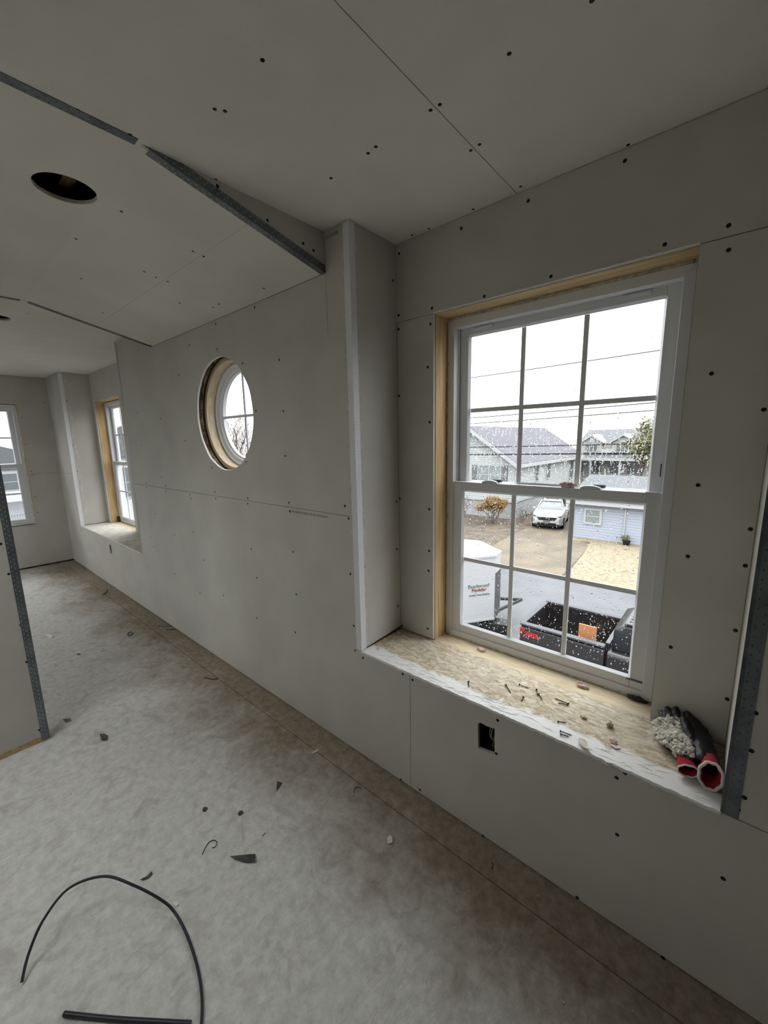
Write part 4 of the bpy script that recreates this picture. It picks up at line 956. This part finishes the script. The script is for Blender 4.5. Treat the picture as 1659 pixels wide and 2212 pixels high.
for s_ in (-1, 1):
    obj('pillar', tube(BM(), [(s_ * .80, 1.30, 1.06), (s_ * .71, 1.75, 1.40), (s_ * .62, 2.08, 1.60)], .035, 6), 'car_white', car)
    obj('pillar', tube(BM(), [(s_ * .80, 2.75, 1.08), (s_ * .64, 2.8, 1.62)], .03, 6), 'car_black', car)
    obj('roof_rail', tube(BM(), [(s_ * .56, 2.05, 1.62), (s_ * .58, 2.4, 1.69), (s_ * .57, 3.6, 1.69), (s_ * .55, 4.0, 1.60)], .022, 6), 'car_black', car)
    b = BM(); blob(b, (s_ * 1.02, 1.52, 1.12), .11, 1, 2, .05, (1, .55, .7)); obj('mirror', b, 'car_white', car, smooth=True)
    bx('headlight', (s_ * .66 - .13, .02, .52), (s_ * .66 + .13, .10, .66), 'house_glass', car, .02)
    b = BM(); prism(b, [(s_ * .30, .80), (s_ * .80, .90), (s_ * .84, .86), (s_ * .36, .74)], lambda p, t: (p[0], t, p[1]), .03, .12); obj('running_light', b, 'car_black', car)
    for y in (.88, 3.55):
        c = s_ * .86; b = BM(); loft(b, [[(c + dx, y + r * math.cos(2 * PI * k / 20), .35 + r * math.sin(2 * PI * k / 20)) for k in range(20)] for dx, r in ((-.11, .30), (-.11, .35), (.08, .35), (.085, .30))]); wh = obj('wheel', b, 'tyre', car)
        b = BM(); loft(b, [[(c + s_ * .088 + dx, y + r * math.cos(2 * PI * k / 10), .35 + r * math.sin(2 * PI * k / 10) * (1 if k % 2 else .9)) for k in range(10)] for dx, r in ((-.02, .24), (.0, .23), (.01, .06))]); obj('rim', b, 'rim', wh)
b = BM(); prism(b, [(-.62, .80), (.62, .80), (.46, .60), (-.46, .60)], lambda p, t: (p[0], t, p[1]), -.012, .06); gr = obj('grille', b, 'car_black', car)
b = BM(); blob(b, (0, -.015, .73), .07, 0, 2, 0, (1.3, .2, .8)); obj('emblem', b, 'rim', gr)
bx('lower_intake', (-.55, -.005, .34), (.55, .06, .46), 'car_black', car, .02); bx('skirt', (-.78, .05, .20), (.78, .35, .33), 'car_black', car, .03); bx('number_plate', (-.2, -.02, .50), (.2, .0, .58), 'rim', car)

# --- black pickup truck with open bed, parked along the near side
tr = empty('pickup_truck', (-3.0, 8.62, ZG), 0, 'wet black pickup truck with open cargo bed in the lower right panes', 'truck')
hw = .86
b = BM(); box(b, (.05, -hw + .12, .62), (1.80, hw - .12, .70)); obj('bed_floor', b, 'truck_bed', tr)
for s_ in (-1, 1):
    b = BM(); loft(b, [[(x, s_ * y, z) for y, z in ((hw - .10, .62), (hw - .10, 1.36), (hw - .02, 1.38), (hw + .07, 1.30), (hw + .10, 1.0), (hw + .06, .55))] for x in (0, 1.80)]); obj('bed_side', b, 'truck_paint', tr)
    bx('bed_rail', (-.02, s_ * hw - .09, 1.36), (1.80, s_ * hw + .07, 1.41), 'rail_cap', tr, .015)
    bx('tail_light', (-.03, s_ * (hw + .0) - .08, .95), (.10, s_ * (hw + .0) + .115, 1.30), 'red_light', tr, .02)
    for x in (.95, 4.35):
        c = s_ * .80; b = BM(); loft(b, [[(x + r * math.cos(2 * PI * k / 20), c + dy, .39 + r * math.sin(2 * PI * k / 20)) for k in range(20)] for dy, r in ((-.13, .33), (-.13, .39), (.13, .39), (.13, .33))]); obj('wheel', b, 'tyre', tr)
b = BM(); box(b, (-.06, -hw + .08, .60), (.04, hw - .08, 1.36)); obj('tailgate', b, 'truck_paint', tr, bevel=.02)
bx('tailgate_cap', (-.07, -hw + .08, 1.36), (.05, hw - .08, 1.39), 'rail_cap', tr); bx('bumper', (-.24, -hw, .42), (-.06, hw, .60), 'rail_cap', tr, .03)
bx('badge', (.12, -hw - .112, 1.13), (.42, -hw - .09, 1.24), 'red_light', tr)
bx('headboard', (1.78, -hw + .1, .62), (1.86, hw - .1, 1.42), 'truck_paint', tr)
b = BM(); loft(b, [sec(0, .93, .5, 1.30), sec(2.0, .95, .5, 1.28), sec(2.6, .95, .5, 1.22), sec(3.6, .92, .5, 1.10), sec(3.75, .85, .55, 1.0)])
for v in b.verts: v.co = Vector((1.86 + v.co.y, v.co.x, v.co.z))
obj('cab_body', b, 'truck_paint', tr)
b = BM(); loft(b, [sec(.05, .80, 1.25, 1.75, tumble=.08), sec(.25, .78, 1.25, 1.86, tumble=.1), sec(1.4, .78, 1.25, 1.88, tumble=.1), sec(2.05, .80, 1.25, 1.35)])
for v in b.verts: v.co = Vector((1.86 + v.co.y, v.co.x, v.co.z))
obj('cab_glass', b, 'truck_glass', tr, smooth=True)
bx('cab_roof', (2.08, -.66, 1.84), (3.30, .66, 1.91), 'truck_paint', tr, .03)
for k in range(7): bx('roof_rib', (2.15, -.52 + k * .16, 1.905), (3.2, -.46 + k * .16, 1.925), 'truck_paint', tr, .008)
q0, q1 = at(1251, 1372, 'Y', 8.2), at(1291, 1354, 'Y', 8.2)
ply = tag(bx('board_offcut', (q0.x, 8.12, ZG + .705), (q1.x, 8.16, q1.z), 'orange_board'), 'orange-brown board standing in the truck bed', 'board')
crumb('bucket_sack', (-1.75, 8.85, ZG + .77), .10, 'paper', 'tan sack lying in the truck bed', 'sack', 51)
b = BM(); loft(b, [[(-2.05 + .10 * f * math.cos(2 * PI * k / 14), 8.55 + .10 * f * math.sin(2 * PI * k / 14), ZG + .702 + z) for k in range(14)] for f, z in ((.8, 0), (1, .28), (.9, .28), (.75, .02))]); tag(obj('bucket', b, 'truck_bed'), 'dark bucket standing in the truck bed', 'bucket')

# --- white enclosed trailer with lettering
TA = math.atan2(.82, .57)
tl = empty('cargo_trailer', (-4.33, 9.78, ZG), TA, 'white enclosed trailer with red and black lettering, lower left panes', 'trailer')
b = BM(); prism(b, [(-4.6, 0), (-.35, 0), (0, .35), (0, 1.65), (-.35, 2.0), (-4.6, 2.0)], lambda p, t: (p[0], p[1], t), .42, 2.36); obj('box_body', b, 'white_paint', tl, bevel=.02)
b = BM(); prism(b, [(-4.62, -.02), (-.35, -.02), (.02, .34), (.02, 1.66), (-.35, 2.02), (-4.62, 2.02)], lambda p, t: (p[0], p[1], t), 2.34, 2.40); obj('roof_trim', b, 'white_trim', tl)
b = BM(); prism(b, [(-.36, -.012), (.012, .345), (.0, .36), (-.36, .01)], lambda p, t: (p[0], p[1], t), .42, 1.85); obj('stone_guard', b, 'truck_paint', tl)
bx('bottom_rail', (-4.6, -.015, .40), (-.35, .0, .46), 'white_trim', tl)
for x in (-2.2, -3.0):
    b = BM(); loft(b, [[(x + r * math.cos(2 * PI * k / 18), -.02 + dy, .33 + r * math.sin(2 * PI * k / 18)) for k in range(18)] for dy, r in ((.2, .27), (.2, .33), (.0, .33), (.0, .27))]); obj('wheel', b, 'tyre', tl)
tm = lambda x, z: Matrix.Translation((x, -.012, z)) @ Matrix.Rotation(PI / 2, 4, 'X')
text('lettering', 'Beachwood', .155, 'ink', tl, tm(-1.24, 1.47), .003, .92)
text('lettering', 'Modular', .15, 'red_ink', tl, tm(-1.12, 1.35), .004, .92)
text('lettering', 'Quality Home Builders', .078, 'ink', tl, tm(-1.20, 1.22), .003, .92)
tg = BM(); tube(tg, [(-.1, .4, .45), (1.2, 1.0, .45)], .05, 6); tube(tg, [(-.1, 1.6, .45), (1.2, 1.0, .45)], .05, 6); obj('tongue', tg, 'car_black', tl)

ca = at(1068, 1362, 'Z', ZG); cs = empty('equipment_case', (ca.x, ca.y, ZG), .35, 'low black case on the wet road beside the trailer', 'case')
bx('shell', (-.42, -.22, 0), (.42, .22, .26), 'car_black', cs, .03); bx('lid', (-.43, -.23, .26), (.43, .23, .32), 'car_black', cs, .02)
# --- shrubs, trees
def branches(bm, p, d, L, r, depth, rnd, spread=.6):
    q = p + d * L; tube(bm, [p, (p + q) / 2 + Vector((rnd.uniform(-1, 1), rnd.uniform(-1, 1), rnd.uniform(-1, 1))) * L * .06, q], [r, r * .85, r * .7], 5 if depth > 1 else 3, False)
    if depth == 0: return [q]
    out = []
    for k in range(rnd.randint(2, 3)):
        n = (d + Vector((rnd.uniform(-1, 1), rnd.uniform(-1, 1), rnd.uniform(-.35, .8))) * spread).normalized()
        out += branches(bm, p.lerp(q, rnd.uniform(.6, 1)), n, L * rnd.uniform(.62, .85), r * .62, depth - 1, rnd, spread)
    return out
def plant(name, loc, h, depth, stems, label, cat, leafm=None, leaves=0, ls=.08, spread=.6, r=.03, seed=1, group=None, bark='twig'):
    rnd = random.Random(seed); e = empty(name, loc, 0, label, cat, group); b = BM(); tips = []
    for s_ in range(stems):
        d = Vector((rnd.uniform(-1, 1) * (.45 if stems > 1 else .08), rnd.uniform(-1, 1) * (.45 if stems > 1 else .08), 1)).normalized()
        tips += branches(b, Vector((rnd.uniform(-.1, .1) * (stems > 1), rnd.uniform(-.1, .1) * (stems > 1), -.05)), d, h * .36, r, depth, rnd, spread)
    obj('branches', b, bark, e)
    if leafm:
        b = BM()
        for k in range(leaves):
            t = rnd.choice(tips); c = t + Vector((rnd.gauss(0, 1), rnd.gauss(0, 1), rnd.gauss(0, 1))) * h * .055
            a = Vector((rnd.uniform(-1, 1), rnd.uniform(-1, 1), rnd.uniform(-1, 1))).normalized(); u = a.orthogonal().normalized(); v = a.cross(u)
            b.faces.new([b.verts.new(c + u * ls * x + v * ls * .55 * y) for x, y in ((-1, 0), (0, 1), (1, 0), (0, -1))])
        o = obj('foliage', b, leafm, e); o['kind'] = 'stuff'
    return e
plant('dry_bush', (-11.75, 24.2, ZG), 1.9, 3, 9, 'bushy orange-brown dry shrub before the grey house', 'bush', 'dead_leaf', 5200, .06, .55, .025, 3)
plant('bare_shrub', (-13.9, 23.6, ZG), 2.3, 4, 4, 'leafless shrub left of the orange-brown bush', 'bush', None, 0, spread=.7, r=.03, seed=5)
plant('bare_shrub', (-10.3, 25.6, ZG), 1.5, 3, 5, 'low leafless shrub at the corner of the grey house', 'bush', None, 0, spread=.7, r=.02, seed=8)
plant('leafy_tree', (-5.45, 37.5, ZG), 6.6, 4, 1, 'olive-green leafy tree at the right edge of the big window', 'tree', 'leaf', 3600, .13, .65, .13, 12, bark='bark')
plant('hedge_shrub', (-9.6, 40.5, ZG), 1.7, 3, 7, 'brown shrub in front of the dormered house', 'bush', 'dead_leaf', 900, .06, .6, .025, 14)
plant('bare_tree', (-17.6, 8.9, ZG), 7.4, 6, 1, 'bare winter tree seen through the round window', 'tree', None, 0, spread=.62, r=.13, seed=22)
plant('bare_tree', (-27.5, 14.2, ZG), 7.0, 6, 1, 'second bare tree further away behind the round window', 'tree', None, 0, spread=.62, r=.12, seed=27)
pp = plant('potted_plant', (-3.55, 23.0, ZG + .012), .75, 2, 5, 'small green plant in a dark pot by the blue house', 'plant', 'leaf', 160, .05, .6, .012, 31)
b = BM(); loft(b, [[(r * math.cos(2 * PI * k / 14), r * math.sin(2 * PI * k / 14), z) for k in range(14)] for r, z in ((.14, 0), (.2, .24), (.17, .24), (.15, .2))]); obj('pot', b, 'car_black', pp)
# --- overhead lines between poles beyond the frame
for k, (y, zl, zr, lab) in enumerate([(14.0, 3.985, 4.079, 'topmost single overhead wire, high in the sky'), (14.0, 2.393, 2.544, 'upper of the two close overhead wires above the roofs'), (14.3, 2.18, 2.325, 'lower of the two close overhead wires above the roofs'),
                                   (14.0, 1.205, 1.307, 'overhead wire crossing the house roofs'), (14.0, .905, 1.013, 'thick lowest overhead cable crossing the house fronts')]):
    x0, x1 = -7.95, -1.8; sl_ = (zr - zl) / (x1 - x0); b = BM()
    tube(b, [(x, y, zl + sl_ * (x - x0) + .0009 * ((x + 4.9) ** 2 - 9)) for x in range(-24, 18, 2)], (.016, .016, .016, .018, .026)[k], 5); tag(obj('overhead_wire', b, 'car_black'), lab, 'wire', 'overhead wires along the road')
